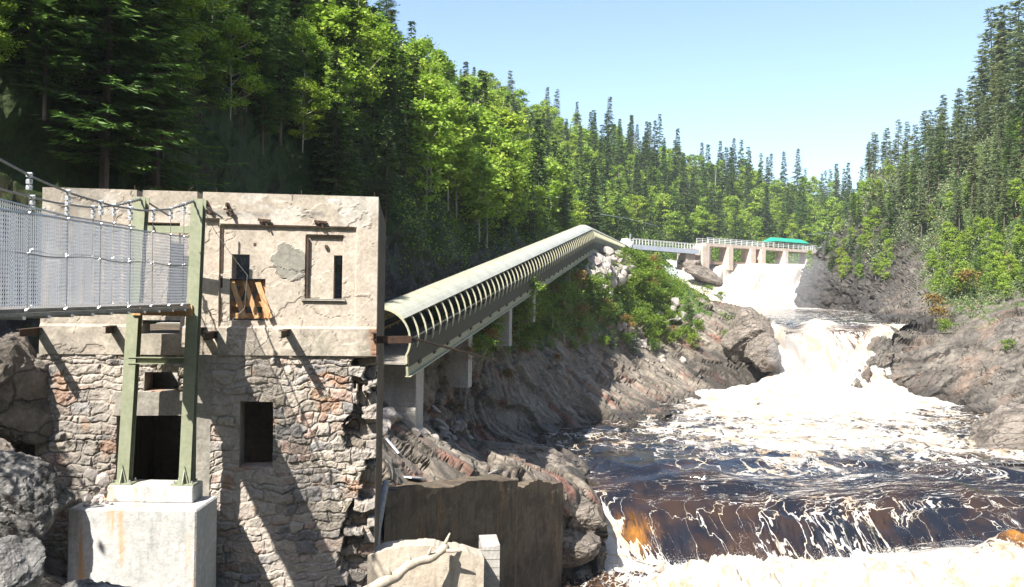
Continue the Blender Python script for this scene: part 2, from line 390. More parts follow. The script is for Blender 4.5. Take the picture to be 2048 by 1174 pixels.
RM = Matrix.Rotation(math.radians(28), 3, 'Y') @ Matrix.Rotation(math.radians(20), 3, 'Z')
LBG = rockify(LBG, 0.24, 0.2, (0.16, 0.45, 1.7), 3, 1, AX_L)
LBG = fracture(LBG, AX_L, 1, 7.0, 3.2, .32, 71, .55, .42)
def up_side(G):
    return 1 if grid_normals(G)[..., 2].mean() > 0 else -1
grid_mesh('left_bank', LBG, M_ROCKL, {'veg': LBV, 'wet': sstep(1.1, .2, LBG[..., 2] - np.interp(LBG[..., 1], [43, 49, 86, 100], [-13, -10, -10, -2.6]) + .5 * fbm(LBG * .8, 3, 5))}, flip=up_side(LBG) < 0)['kind'] = 'structure'

RB = [P_((1590,640,170),(1590,612,172),(1600,560,172,.25),(1622,520,174,.4),(1680,450,176,.5),(1740,385,182,.8),(1735,345,215,1)),
      P_((1690,650,150),(1705,614,152),(1712,572,152,.3),(1748,500,157,.5),(1785,430,162,.6),(1815,370,170,.9),(1830,330,200,1)),
      P_((1730,680,118),(1765,628,122),(1800,590,130,.1),(1832,520,138,.4),(1865,430,145,.9),(1900,335,152,1),(1920,290,175,1)),
      P_((1730,690,90),(1772,652,94),(1830,628,106,.2),(1880,550,122,.8),(1925,430,132,1),(1965,300,140,1),(1990,240,160,1)),
      P_((1700,760,84),(1760,705,87),(1850,660,98,.1),(1910,590,110,.7),(1975,480,118,.9),(2030,300,126,.9),(2060,190,145,1)),
      P_((1700,810,80),(1752,775,84),(1870,710,88),(1960,630,96,.5),(2050,520,104,.7),(2110,310,110,.9),(2150,150,128,1)),
      P_((1860,840,81),(1870,812,82.5),(1950,745,84),(2030,655,88,.2),(2110,560,94,.6),(2200,330,100,.9),(2260,120,115,1)),
      P_((1990,860,72),(2010,838,73.5),(2060,785,75),(2120,700,80,.1),(2210,600,85,.5),(2320,350,92,.9),(2400,90,105,1)),
      P_((2130,900,64),(2160,870,66),(2230,800,68),(2320,720,72,.1),(2450,600,76,.5),(2600,350,84,.9),(2700,60,95,1)),
      P_((2500,1100,42),(2560,1000,44),(2700,900,46),(2850,780,50,.1),(3000,600,55,.5),(3200,300,62,.9),(3400,0,72,1))]
RB = cr(cr(np.array(RB), 44, 0), 44, 1)
RBV = RB[..., 3]; RBG = RB[..., :3]
RBG = rockify(RBG, 1.1, 0.13, (0.16, 0.3, 1.1), 31, -1 if up_side(RBG) < 0 else 1, AX_R)
RBG = fracture(RBG, AX_R, -1 if up_side(RBG) < 0 else 1, 5.5, 2.6, .5, 81, .6, .35)
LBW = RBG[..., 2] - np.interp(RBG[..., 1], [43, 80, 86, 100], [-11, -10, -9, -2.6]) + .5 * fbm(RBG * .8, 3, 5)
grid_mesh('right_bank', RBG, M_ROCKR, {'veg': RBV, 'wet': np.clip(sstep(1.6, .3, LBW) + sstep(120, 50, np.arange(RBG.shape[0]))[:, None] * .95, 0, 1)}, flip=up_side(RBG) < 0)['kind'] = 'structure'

# wooded slope on the left and the far hillside, foot to ridge
H = [[(-13,20.5,-7),(-14.5,22,3),(-18,24,11),(-28,26,22),(-50,27,28)],
     [(-10.5,28,-6.5),(-12,29,5),(-16,32,14),(-26,36,24),(-50,42,34)],
     [(-9,38,-5.5),(-10.5,40,6),(-14,44,14),(-23,50,25),(-50,60,38)],
     [(-5,50,-3.5),(-7,52,6),(-11,57,14),(-21,64,25),(-50,75,42)],
     [(0,68,-1),(-3,70,6),(-8,76,14),(-18,85,24),(-45,95,40)],
     [(5.2,88,2),(2.5,92,8),(-4,100,15),(-15,110,27),(-45,125,44)],
     [(11,120,5),(8,126,10),(2,136,18),(-8,150,30),(-40,170,48)],
     [(18,165,7),(16,172,12),(10,185,22),(0,205,41),(-30,235,58)],
     [(32,205,7.5),(34,220,15),(32,245,32),(24,270,48),(0,300,64)],
     [(60,222,7.5),(65,242,14),(69,275,28),(68,300,43),(62,330,50)],
     [(95,232,7.5),(102,252,14),(110,282,26),(118,310,36),(120,345,40)],
     [(150,225,12),(155,250,18),(165,280,26),(175,310,34),(180,345,38)]]
HG = cr(cr(np.array(H, float), 40, 0), 40, 1)
HG = rockify(HG, 1.3, 0.12, (0.8, 0.8, 0.8), 55, -1 if up_side(HG) < 0 else 1)
hv = np.tile(np.clip((np.arange(HG.shape[1]) / 160 - 0.02) * 4, 0.0, 1), (HG.shape[0], 1))
hv[200:] = 1.0
grid_mesh('wooded_hillside', HG, M_ROCKH, {'veg': hv}, flip=up_side(HG) < 0)['kind'] = 'structure'
# flat valley floor under everything, far beyond the hills
gx = np.linspace(-1, 1, 61); g = np.sign(gx) * np.abs(gx) ** 2.2 * 3500
GG = np.stack(np.meshgrid(g, g, indexing='ij') + [np.zeros((61, 61))], -1)
GG[..., 2] = -16 + 1.0 * noise(GG * 0.02)
grid_mesh('ground', GG, M_ROCKH, {'veg': np.ones(61 * 61)}, flip=up_side(GG) < 0)['kind'] = 'structure'
# unseen hills closing the valley behind the viewer, added to cut the sky light
VB = []
for a in np.radians(np.arange(62, 296, 13)):
    VB.append([(math.sin(a) * r, math.cos(a) * r, z + 5 * math.sin(a * 5)) for r, z in ((48, -15), (60, 4), (74, 28), (96, 52), (150, 66))])
VBG = cr(cr(np.array(VB, float), 8, 0), 10, 1); VBG[..., 2] += 4 * fbm(VBG * .08, 4, 8)
grid_mesh('unseen_valley_hills', VBG, M_ROCKH, {'veg': np.ones(VBG.shape[:2])}, flip=up_side(VBG) < 0)['kind'] = 'structure'
# near bank under the ruined building
NB = [[(-30,2,-4),(-14,3,-5),(-6,4,-7),(-1,6,-10),(3,8,-12.5)],
      [(-30,10,-3),(-14,11,-4.3),(-7,12,-5.4),(-2,13,-8.5),(4,15,-12.8)],
      [(-30,15,0),(-13,15.5,-4.2),(-7.5,16,-6.2),(-2.5,17,-7.6),(4,20,-13)],
      [(-30,18,3),(-13,18,-4.2),(-7.5,19,-6.6),(-2.4,20,-8.2),(3,24,-13)],
      [(-30,22,6),(-13.5,22,-4.5),(-8,24,-6.6),(-2.8,26,-9),(1,29,-13.2)],
      [(-30,27,9),(-13,29,-4.5),(-9,32,-6.2),(-5,33,-8.4),(-1,35,-13)]]
NBG = cr(cr(np.array(NB, float), 24, 0), 30, 1)
NBG = rockify(NBG, 0.35, 0.5, (1, 1, 1.2), 77, -1 if up_side(NBG) < 0 else 1)
nb = grid_mesh('near_bank', NBG, M_BOULDB, flip=up_side(NBG) < 0); nb['kind'] = 'structure'

def surf(G, px, py, ymin=0):
    """visible point of a terrain grid nearest to a direction of sight"""
    Q = G.reshape(-1, 3); pp = proj(Q); d = np.hypot(pp[:, 0] - px, pp[:, 1] - py) + (Q[:, 1] < ymin) * 1e6
    c = np.argsort(d)[:12]; c = c[d[c] < d[c[0]] + 5]; return Q[c[np.argmin(Q[c, 1])]].copy()

# river: rows across the stream, far to near: (Y, [px of the 7 columns], [z], [foam], [amber])
def rrow(Y, p0, p1, z, foam, amber=0.0, dY=None):
    n = 8; out = []
    zz = np.broadcast_to(z, (n,)); ff = np.broadcast_to(foam, (n,)); aa = np.broadcast_to(amber, (n,)); dd = np.broadcast_to(0 if dY is None else dY, (n,))
    for i in range(n):
        px = p0 + (p1 - p0) * i / (n - 1); y = Y + dd[i]; out.append([(px - 1024) / FPX * y, y, zz[i], ff[i], aa[i]])
    return out
DD = np.array([0,0,-.7,-.2,.6,1.6,2.6,2.6])
DY = np.array([9,6,1.5,-.5,-1,0,3,6])
RV = [rrow(180, 1380, 1720, -1.7, 1.0), rrow(168, 1380, 1740, -1.9, [.9]*5+[.8,.6,.5]), rrow(150, 1380, 1800, -2.1, [.4,.4,.45,.4,.4,.45,.5,.5]),
      rrow(120, 1420, 1850, -2.3, [.25,.2,.25,.3,.3,.3,.3,.3]), rrow(106, 1450, 1850, -2.45, [.35,.35,.3,.35,.4,.4,.45,.45]),
      rrow(94, 1490, 1830, [-2.7,-2.7,-2.7,-2.5,-2.5,-2.6,-2.7,-2.8], [.4,.45,.15,.3,.4,.3,.4,.4], 0, DY),
      rrow(90, 1500, 1815, [-2.9,-3.0,-2.95,-2.2,-2.7,-2.8,-2.8,-2.8], [.8,.8,.3,.85,.6,.4,.8,.6], [0,0,0,.25,.15,.2,.8,.3], DY),
      rrow(87.5, 1515, 1800, [-3.9,-4.3,-4.0,-2.9,-3.9,-4.1,-3.3,-3.2], [.95,.95,.7,.9,.7,.55,.95,.8], [.05,.25,.15,.5,.3,.35,.9,.3], DY),
      rrow(85, 1545, 1785, [-5.4,-5.9,-6,-5.0,-6,-5.8,-4.2,-4], [1,1,1,1,.9,.75,1,.9], [0,.15,.1,.3,.2,.3,.5,.2], DY),
      rrow(83, 1550, 1780, [-7.4,-7.6,-7.6,-7.2,-7.6,-7.4,-6.6,-6.2], 1.0, 0, DY * .7),
      rrow(81, 1500, 1800, [-8.9,-8.9,-8.7,-8.6,-8.8,-8.8,-8.8,-8.4], 1.0, 0, DY * .6), rrow(77.5, 1400, 1890, [-9.6,-9.3,-9.0,-8.8,-9.0,-9.3,-9.6,-9.7], [1,1,1,1,1,1,1,.9], 0, DY),
      rrow(74, 1290, 1990, -9.8, [.5,.7,.85,.92,.92,.85,.65,.4], [0,0,.1,.1,.1,.1,0,0], DY * .5), rrow(70, 1210, 2090, -10, [.45,.52,.64,.74,.74,.64,.48,.3]),
      rrow(64, 1120, 2180, -10, [.45,.5,.65,.72,.72,.62,.4,.25]), rrow(57, 1060, 2260, -10, [.4,.22,.55,.7,.7,.62,.5,.4], [0,0,0,0,0,.1,.2,0]),
      rrow(53, 1060, 2320, -10.05, [.5,.08,.34,.55,.52,.46,.55,.45], 0),
      rrow(50.5, 1080, 2320, [-10.25,-10.3,-10.3,-10.25,-10.25,-10.3,-10.4,-10.3], [.5,.05,.25,.44,.4,.32,.5,.5], 0, DD),
      rrow(48.6, 1080, 2320, [-10.8,-10.9,-10.9,-10.75,-10.8,-10.9,-11.1,-10.9], [.7,.06,.2,.4,.34,.26,.4,.5], 0, DD),
      rrow(47, 1080, 2320, [-11.8,-11.7,-11.7,-11.5,-11.6,-11.7,-11.8,-11.6], [1,.15,.12,.32,.26,.22,.35,.6], 0, DD),
      rrow(45.5, 1080, 2320, [-12.9,-12.7,-12.7,-12.5,-12.5,-12.6,-12.6,-12.4], [1,.3,.1,.3,.25,.2,.4,.7], 0, DD),
      rrow(44.5, 1080, 2320, [-13.6,-13.5,-13.5,-13.4,-13.3,-13.2,-13.2,-13.0], [1,.6,.2,.4,.4,.35,.6,.9], 0, DD),
      rrow(43.4, 1060, 2320, [-13.8,-13.9,-13.9,-13.8,-13.6,-13.4,-13.3,-13.2], [.6,1,1,1,1,1,1,1], 0, [0,0,0,0,.8,1.6,2,2]),
      rrow(41.5, 1040, 2350, [-13.8,-13.7,-13.6,-13.3,-13.1,-12.9,-12.9,-12.9], [.12,.6,1,1,1,1,1,1], [0,.1,.1,.15,.1,.1,.2,.1]),
      rrow(38.5, 1000, 2400, [-13.8,-13.7,-13.4,-13.1,-12.9,-12.8,-12.9,-12.9], [.1,.4,1,1,1,1,1,1], [0,.2,.15,.2,.15,.15,.2,.1]),
      rrow(34, 940, 2500, -13.5, [.2,.5,.9,1,1,1,1,1], .1), rrow(26, 800, 2700, -13.7, [.3,.5,.8,.9,.9,.9,.9,.9], .1), rrow(12, 600, 3200, -13.9, .6)]
segs = [6,8,12,12,14,16,16,18,18,18,18,20,20,26,26,24,22,22,22,22,18,20,24,26,26,16,14]; assert len(segs) == len(RV) - 1
RV = cr(cr(np.array(RV), segs, 0), 56, 1)
RG = RV[..., :3]; FO = np.clip(RV[..., 3], 0, 1); AM = np.clip(RV[..., 4], 0, 1)
# standing hump over a sunken rock at the right
hb = at(2040, 1075, 43.5); q = RG - hb
hump = np.exp(-((q[..., 0] * .8 + q[..., 1] * .25) / 1.6) ** 2 - ((q[..., 1] - q[..., 0] * .35) / 1.2) ** 2)
Yv = RG[..., 1]
slope = np.abs(np.gradient(RG[..., 2], axis=0)) / (np.linalg.norm(np.gradient(RG, axis=0), axis=-1) + 1e-6)
rough = np.clip(FO - .55, 0, 1) * 2.0
fall2 = np.clip(1 - np.abs(Yv - 85) / 9, 0, 1)
rap = sstep(46, 42.5, Yv)
RG[..., 1] += 1.1 * fbm(RG * np.array((.28, .05, 0)), 3, 19) * sstep(54, 50, Yv) * sstep(40, 44, Yv)
Rp = RG * np.array((1, .55, 1))
z = 0.09 * fbm(Rp * 0.9, 3, 91) + 0.05 * fbm(Rp * 3.1, 3, 92)
bil = 1 - np.abs(fbm(RG * np.array((.55, .45, .5)), 5, 95, .6)) * 2
z += sstep(43.2, 41.2, Yv) * FO * (1.3 * (bil - .55)) + rap * FO * .25 * (1 - np.abs(fbm(RG * 1.6, 4, 44, .6)) * 2) + fall2 * rough * 0.45 * (bil - .5)
z *= 1 - .75 * sstep(43.6, 45, Yv) * sstep(51, 49, Yv)
z += rap * .55 * fbm(RG * np.array((.22, .3, 0)), 3, 47) + .35 * sstep(43.6, 42.6, Yv) * np.exp(-((RG[..., 0] - 13) / 4.5) ** 2)
z += 0.22 * sstep(.3, .9, FO) * (1 - rap) * fbm(Rp * np.array((.8, 1.6, 1)) * .8, 4, 97)
z += 0.10 * (1 - rap) * np.sin(Yv * 1.7 + fbm(RG * .25, 2, 12) * 5) * sstep(80, 60, Yv)
RG[..., 2] += z + 1.5 * hump
st = fbm(RG * np.array((2.2, .35, .12)), 4, 99)
RG[..., 1] -= st * sstep(.25, .6, slope) * 0.35
ha = RG - at(1268, 1068, 45.3); am_ = np.exp(-(ha[..., 0] / 1.0) ** 2 - (ha[..., 2] / .75) ** 2 - (ha[..., 1] / 2) ** 2); AM = AM + am_; FO = FO + np.exp(-((RG[..., 0] - at(1205, 1060, 45.3)[0]) / .8) ** 2) * sstep(47.5, 46, Yv) * sstep(42, 44, Yv)
FO = np.clip(FO - hump * .9, 0, 1); AM = np.clip(AM + hump * 1.0, 0, 1)

def water_material():
    m = M('tea_coloured_river_water_with_foam', 0.08, 0.7)
    v = m.coord(); fo = m.attr('foam').outputs['Fac']; am0 = m.attr('amber').outputs['Fac']; dr = m.attr('drop').outputs['Fac']
    flat = m.coord((0.62, 0.5, 0.6), (0, 0, 0.35)); fall = m.coord((1.0, 0.3, 0.3), (0, 0.35, 0))
    vv = m.mix(dr, flat, fall)
    am = m.math('MULTIPLY', am0, m.ramp(m.noise(vv, 1.6, 8, 0.75, 0.8), [(0.4, 0.12), (0.62, 1.0)]))
    n = m.noise(vv, 0.6, 10, 0.68, 0.9); n2 = m.noise(vv, 3.5, 6, 0.7, 0.5)
    warp = m.nd('VectorMath', {'operation': 'ADD'}, _0=vv, _1=m.nd('VectorMath', {'operation': 'SCALE'}, _0=m.nd('TexNoise', Vector=vv, Scale=0.9, Detail=5.0).outputs[1], Scale=2.4).outputs[0]).outputs[0]
    e1 = m.nd('TexVoronoi', {'feature': 'DISTANCE_TO_EDGE'}, Vector=warp, Scale=0.75).outputs[0]
    e2 = m.nd('TexVoronoi', {'feature': 'DISTANCE_TO_EDGE'}, Vector=warp, Scale=2.3).outputs[0]
    wid = m.math('MULTIPLY', fo, m.ramp(m.noise(vv, 0.33, 4, 0.6, 0.8), [(0.4, 0.01), (0.62, 0.2)]))
    l1 = m.math('LESS_THAN', e1, m.math('MULTIPLY', wid, m.math('MULTIPLY', n2, 1.6)))
    l2 = m.math('MULTIPLY', m.math('LESS_THAN', e2, m.math('MULTIPLY', wid, 1.2)), m.ramp(m.math('ADD', n, m.math('MULTIPLY', fo, 0.35)), [(0.6, 0.0), (0.68, 1.0)]))
    lace = m.math('MAXIMUM', l1, l2)
    body = m.math('ADD', m.math('ADD', m.math('MULTIPLY', m.math('SUBTRACT', n, 0.5), 1.7), m.math('MULTIPLY', m.math('SUBTRACT', n2, 0.5), 0.8)), fo)
    bm = m.ramp(body, [(0.6, 0.0), (0.74, 1.0)])
    sp = m.math('GREATER_THAN', m.noise(v, 9, 3, 0.6), m.math('SUBTRACT', 0.8, m.math('MULTIPLY', fo, 0.16)))
    f = m.math('MAXIMUM', m.math('MAXIMUM', m.math('MULTIPLY', lace, 0.85), bm), m.math('MULTIPLY', sp, 0.8), True)
    dark = m.mix(am, (0.008, 0.008, 0.011), (0.36, 0.15, 0.014))
    dark = m.mix(m.ramp(m.noise(v, 0.35, 5), [(0.44, 0.0), (0.6, 0.8)]), dark, (0.04, 0.021, 0.01))
    tan = m.ramp(m.noise(vv, 1.3, 8, 0.7, 0.6), [(0.44, (0.58, 0.57, 0.55)), (0.55, (0.48, 0.41, 0.32)), (0.68, (0.36, 0.24, 0.13))])
    tan = m.mix(m.math('MULTIPLY', am, 0.5), tan, (0.7, 0.42, 0.12))
    c = m.mix(f, dark, tan)
    h = m.math('ADD', m.math('MULTIPLY', m.noise(v, 2.2, 6, 0.6), 0.7), m.math('MULTIPLY', f, m.math('ADD', 0.15, m.math('MULTIPLY', m.noise(v, 3.2, 10, 0.8, 1.2), 2.6))))
    rg = m.math('ADD', m.math('MULTIPLY', f, 0.75), 0.07)
    return m.fin(c, m.bump(h, m.math('SUBTRACT', 0.6, m.math('MULTIPLY', m.math('MULTIPLY', dr, m.math('SUBTRACT', 1.0, f)), 0.42)), 0.16), rg)
M_WATER = water_material()
grid_mesh('river_water', RG, M_WATER, {'foam': FO, 'amber': AM, 'drop': sstep(.15, .5, slope)}, smooth=True, flip=up_side(RG) < 0)['kind'] = 'structure'

# upper waterfall below the dam
UF = []
for (Y, zt, f) in ((262, 7.7, .2), (200, 7.6, .3), (188, 7.4, .8), (182, 6.6, 1), (177, 2.0, 1), (172, -1.0, 1), (168, -2.6, 1)):
    p0, p1 = (1405, 1660) if Y > 180 else (1380, 1640)
    UF.append(rrow(Y, p0, p1, zt, f))
UF[2] = rrow(188, 1405, 1660, [7.0, 7.4, 7.2, 7.5, 7.3, 7.5, 7.3, 7.4], .95)
for i in (3, 4): 
    for k in range(8): UF[i][k][1] += [0, -1.5, 1, -2, 0, -1, 1.5, 0][k]
UF = cr(cr(np.array(UF), 22, 0), 20, 1)
UG = UF[..., :3]; UG[..., 1] -= 1.5 * fbm(UG * np.array((.8, .12, .1)), 4, 61) * sstep(7.4, 5, UG[..., 2])
grid_mesh('upper_waterfall', UG, M_WATER, {'foam': np.clip(UF[..., 3], 0, 1), 'amber': sstep(7.6, 7.2, UG[..., 2]) * sstep(5.5, 7, UG[..., 2]) * .35, 'drop': np.ones(UG.shape[:2])}, smooth=True, flip=up_side(UG) < 0)['kind'] = 'structure'
# side stream round the left end of the falls
SS = np.array([[list(at(px + dx, py, Y)) + [0] for dx in (-w_, -w_ / 3, w_ / 3, w_)] for px, py, Y, w_ in
               ((1350, 526, 184, 18), (1372, 538, 178, 26), (1392, 556, 172, 34), (1408, 580, 166, 40), (1425, 600, 160, 46), (1440, 618, 154, 50))], float)
SSG = cr(cr(SS, 20, 0), 20, 1)[..., :3]; SSG[..., 2] += .5 * fbm(SSG * .5, 4, 63) + .6
grid_mesh('side_stream_water', SSG, M_WATER, {'foam': np.ones(SSG.shape[:2]), 'amber': np.zeros(SSG.shape[:2]), 'drop': np.ones(SSG.shape[:2])}, smooth=True, flip=up_side(SSG) < 0)['kind'] = 'structure'

# spray: droplets thrown up where the water lands
def spray(name, pts, size, mat):
    n = len(pts); T = np.array([(1, 1, 1), (1, -1, -1), (-1, 1, -1), (-1, -1, 1)]) * .6
    V = pts[:, None] + T[None] * size[:, None, None] * rng.uniform(.6, 1.3, (n, 4, 1))
    b = (np.arange(n) * 4)[:, None]; Fc = np.concatenate([b + np.array(q) for q in ((0, 1, 2), (0, 3, 1), (0, 2, 3), (1, 3, 2))])
    return link_mesh(name, V, Fc, mat, origin=pts.mean(0))
M_SPRAY = M('white_spray', 0.6).fin((0.7, 0.69, 0.67))
pts = []
gi = RG.reshape(-1, 3); ff = FO.ravel(); pr = proj(gi)
sel = np.where((gi[:, 1] > 41.5) & (gi[:, 1] < 46.5) & (ff > .8) & (pr[:, 0] > 1150) & (pr[:, 0] < 2100))[0]
c = gi[rng.choice(sel, 9000)]; h_ = np.abs(rng.normal(0, .28, 9000)); c = c + np.stack([rng.normal(0, .15, 9000), rng.normal(0, .2, 9000), h_], -1)
tag(spray('water_spray', c, rng.uniform(.006, .018, 9000) , M_SPRAY), 'white droplets thrown up where the river drops at the bottom right', 'spray', kind='stuff')

# ------------------------------------------------------------------ ruined building
A_ = at(85, 378, 17.9)[:2]; B_ = at(757, 400, 18.75)[:2]
WL = np.linalg.norm(B_ - A_); wd = (B_ - A_) / WL; wn_ = np.array([wd[1], -wd[0]])       # along the wall, out towards the river viewer
def wp(px, py):
    a, _, b = at(px, py, 1.0); M2 = np.array([[a, -wd[0]], [1.0, -wd[1]]]); Y, s = np.linalg.solve(M2, A_); return s, b * Y
def W(s, z, out=0.0):
    q = A_ + wd * s + wn_ * out; return np.array([q[0], q[1], z])
def wrect(x0, y0, x1, y1):
    s0, z1 = wp(x0, y0); s1, z0 = wp(x1, y1); return s0, z0, s1, z1
def stones(S, Z, seed, hmin=.1, hmax=.28, wmin=.14, wmax=.55):
    r = np.random.default_rng(seed); zs = [-8.0]
    while zs[-1] < 3: zs.append(zs[-1] + r.uniform(hmin, hmax))
    zs = np.array(zs); P = np.stack([S, Z * 0, Z], -1)
    Z2 = Z + 0.09 * noise(P * 1.6, 5) + .06 * noise(P * 4, 6) + .02 * noise(P * 11, 16); S2 = S + 0.1 * noise(P * 2.7, 7) + .05 * noise(P * 7, 8)
    row = np.clip(np.searchsorted(zs, Z2) - 1, 0, len(zs) - 2)
    dz = np.minimum(Z2 - zs[row], zs[row + 1] - Z2); ds = np.zeros_like(S); cid = np.zeros(S.shape, int)
    for k in range(len(zs) - 1):
        e = [-2.0 - r.uniform(0, .4)]; sc = 0.6 + (zs[k + 1] - zs[k]) * 2
        while e[-1] < 10: e.append(e[-1] + r.uniform(wmin, wmax) * sc)
        e = np.array(e); mk = row == k; c = np.clip(np.searchsorted(e, S2[mk]) - 1, 0, len(e) - 2)
        ds[mk] = np.minimum(S2[mk] - e[c], e[c + 1] - S2[mk]); cid[mk] = k * 97 + c
    d = np.minimum(dz, ds); return d, cid
STC = np.array([(.50,.45,.40), (.44,.41,.38), (.54,.44,.38), (.33,.32,.32), (.58,.52,.45), (.48,.36,.31), (.46,.42,.37), (.56,.52,.47), (.29,.28,.28), (.52,.46,.38)])

def wall_piece(name, s0, s1, z0, z1, holes, step, depthcol, parent, thick=0.55, keep=None):
    hs = [h for h in holes]
    def lines(a, b, cuts):
        L = sorted(set([a, b] + [c for c in cuts if a < c < b])); out = []
        for p, q in zip(L[:-1], L[1:]):
            n = max(1, int(round((q - p) / step))); out += list(p + (q - p) * np.arange(n) / n)
        return np.array(out + [b])
    S = lines(s0, s1, [c for h in hs for c in (h[0], h[2])]); Z = lines(z0, z1, [c for h in hs for c in (h[1], h[3])])
    SS_, ZZ = np.meshgrid(S, Z, indexing='ij'); nu, nv = SS_.shape
    D, C = depthcol(SS_, ZZ)
    V = np.stack([A_[0] + wd[0] * SS_ + wn_[0] * D, A_[1] + wd[1] * SS_ + wn_[1] * D, ZZ], -1).reshape(-1, 3)
    Vb = np.stack([A_[0] + wd[0] * SS_ - wn_[0] * thick, A_[1] + wd[1] * SS_ - wn_[1] * thick, ZZ], -1).reshape(-1, 3)
    cs = (SS_[:-1, :-1] + SS_[1:, 1:]) / 2; cz = (ZZ[:-1, :-1] + ZZ[1:, 1:]) / 2
    K = np.ones(cs.shape, bool)
    for h in hs: K &= ~((cs > h[0]) & (cs < h[2]) & (cz > h[1]) & (cz < h[3]))
    if keep is not None: K &= keep(cs, cz)
    i, j = np.where(K); a = i * nv + j; N = nu * nv
    F1 = np.stack([a, a + nv, a + nv + 1, a + 1], 1); F2 = F1[:, ::-1] + N
    Kp = np.pad(K, 1); fr = []
    for di, dj, e0, e1 in ((-1, 0, (0, 0), (0, 1)), (1, 0, (1, 0), (1, 1)), (0, -1, (0, 0), (1, 0)), (0, 1, (0, 1), (1, 1))):
        bd = K & ~Kp[1 + di:1 + di + K.shape[0], 1 + dj:1 + dj + K.shape[1]]; ii, jj = np.where(bd)
        p = (ii + e0[0]) * nv + jj + e0[1]; q = (ii + e1[0]) * nv + jj + e1[1]; fr.append(np.stack([p, q, q + N, p + N], 1))
    return link_mesh(name, np.concatenate([V, Vb]), np.concatenate([F1, F2] + fr), MW, parent, cols=np.concatenate([C.reshape(-1, 3)] * 2))

bld = empty('ruined_building', W(WL / 2, -6.8, 0), 'roofless ruined building with a pale concrete upper wall on crumbling rubble masonry, left foreground', 'ruin')
zl = wp(757, 712)[1]; ztop = wp(420, 384)[1]
H_up = [wrect(463, 508, 498, 557), wrect(459, 556.5, 529, 642), wrect(667, 510, 683, 598), wrect(275, 300, 285, 401), wrect(396, 300, 405, 438), wrect(286, 444, 360, 462), wrect(285, 640, 360, 668)]
rec1 = wrect(441, 448, 708, 800); rec2 = wrect(613, 470, 684, 601); patch = wrect(537, 492, 614, 572); pil = wrect(386, 437, 434, 760)
led = wp(600, 655)[1]
def up_dc(S, Z):
    P = np.stack([S, Z * 0, Z], -1)
    D = 0.006 * fbm(P * 3, 4, 200) + 0.003 * fbm(P * 12, 3, 201)
    pl = fbm(P * np.array((.9, 1, 1.3)), 5, 205, .6)                    # plaster skin that has come away in sheets
    skin = sstep(0.02, 0.05, pl + .15 * sstep(led + .3, led - .2, Z)); D = D + skin * 0.014
    base = np.array((.63, .555, .475)); sk = np.array((.6, .54, .46))
    C = base + (sk - base) * skin[..., None]
    C = C * (1 + .14 * fbm(P * 2.2, 4, 207)[..., None]) 
    edge = np.exp(-((pl - .035 + .15 * sstep(led + .3, led - .2, Z)) / .014) ** 2); C = C * (1 - .3 * edge[..., None])
    # horizontal board marks
    bz = np.abs(((Z * 5.2) % 1) - .5) * 2; D = D - .006 * sstep(.92, 1, bz); C = C * (1 - .14 * sstep(.93, 1, bz) * (1 - skin * .7))[..., None]
    inr = (S > rec1[0]) & (S < rec1[2]) & (Z < rec1[3]) & (Z > led); D = D - 0.05 * inr
    inr2 = (S > rec2[0]) & (S < rec2[2]) & (Z < rec2[3]) & (Z > rec2[1]); D = D - 0.06 * inr2
    D = np.where((S > pil[0]) & (S < pil[2]) & (Z < pil[3]), D - .1, D)
    # grey cement patch
    pc = ((S - (patch[0] + patch[2]) / 2) / ((patch[2] - patch[0]) / 2)) ** 2 + ((Z - (patch[1] + patch[3]) / 2) / ((patch[3] - patch[1]) / 2)) ** 2 + 1.5 * fbm(P * 1.9, 4, 212)
    pm = sstep(1.05, 1.0, pc); C = C * (1 - pm)[..., None] + np.array((.36, .35, .31)) * pm[..., None]; D = D + pm * .02
    # top band: cement render with grey stains and a ragged dark water line
    top = sstep(ztop - .62, ztop - .52, Z); g = np.array((.5, .45, .38)) * (1 + .15 * fbm(P * np.array((4, 1, 1)), 4, 213))[..., None]
    C = C * (1 - top * .75)[..., None] + g * (top * .75)[..., None]
    wl_ = np.exp(-((Z - (ztop - .42 + .05 * noise(P * 1.1, 215))) / .045) ** 2) * sstep(-.15, .25, fbm(P * np.array((2.0, 1, 2)), 3, 217))
    C = C * (1 - .6 * wl_)[..., None] + np.array((.14, .15, .17)) * (.6 * wl_)[..., None]
    wht = sstep(.12, .2, fbm(P * np.array((1.4, 1, 3)) + 9, 4, 219)) * sstep(ztop - .75, ztop - .6, Z); C = C * (1 - wht * .8)[..., None] + np.array((.7, .66, .6)) * (wht * .8)[..., None]
    # below the ledge: stands proud, rough, fading grey stains, rust at the right end
    lo = sstep(led + .02, led - .02, Z); D = D + .035 * lo + lo * .02 * fbm(P * 4, 3, 223)
    stn = sstep(0, .3, fbm(P * np.array((2.2, 1, .7)), 3, 225)) * lo * .6; C = C * (1 - stn)[..., None] + np.array((.4, .38, .32)) * stn[..., None]
    ru = sstep(WL - .22, WL - .05, S + .1 * fbm(P * 3, 2, 2)) * lo; C = C * (1 - .7 * ru)[..., None] + np.array((.4, .16, .07)) * (.7 * ru)[..., None]
    # tree leaf shadows painted into the colour as dark blotches at the left
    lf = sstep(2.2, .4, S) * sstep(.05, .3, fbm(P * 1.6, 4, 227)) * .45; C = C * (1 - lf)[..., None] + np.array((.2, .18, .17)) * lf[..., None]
    gs = sstep(.05, .35, fbm(P * np.array((2.6, 1, .5)) + 17, 5, 233)) * .4; C = C * (1 - gs)[..., None] + np.array((.3, .28, .25)) * gs[..., None]
    ck = np.exp(-(fbm(P * np.array((.8, 1, .9)) + 30, 4, 229) / .006) ** 2); D = D - .012 * ck; C = C * (1 - .55 * ck)[..., None]
    return D, np.clip(C, .02, .9)
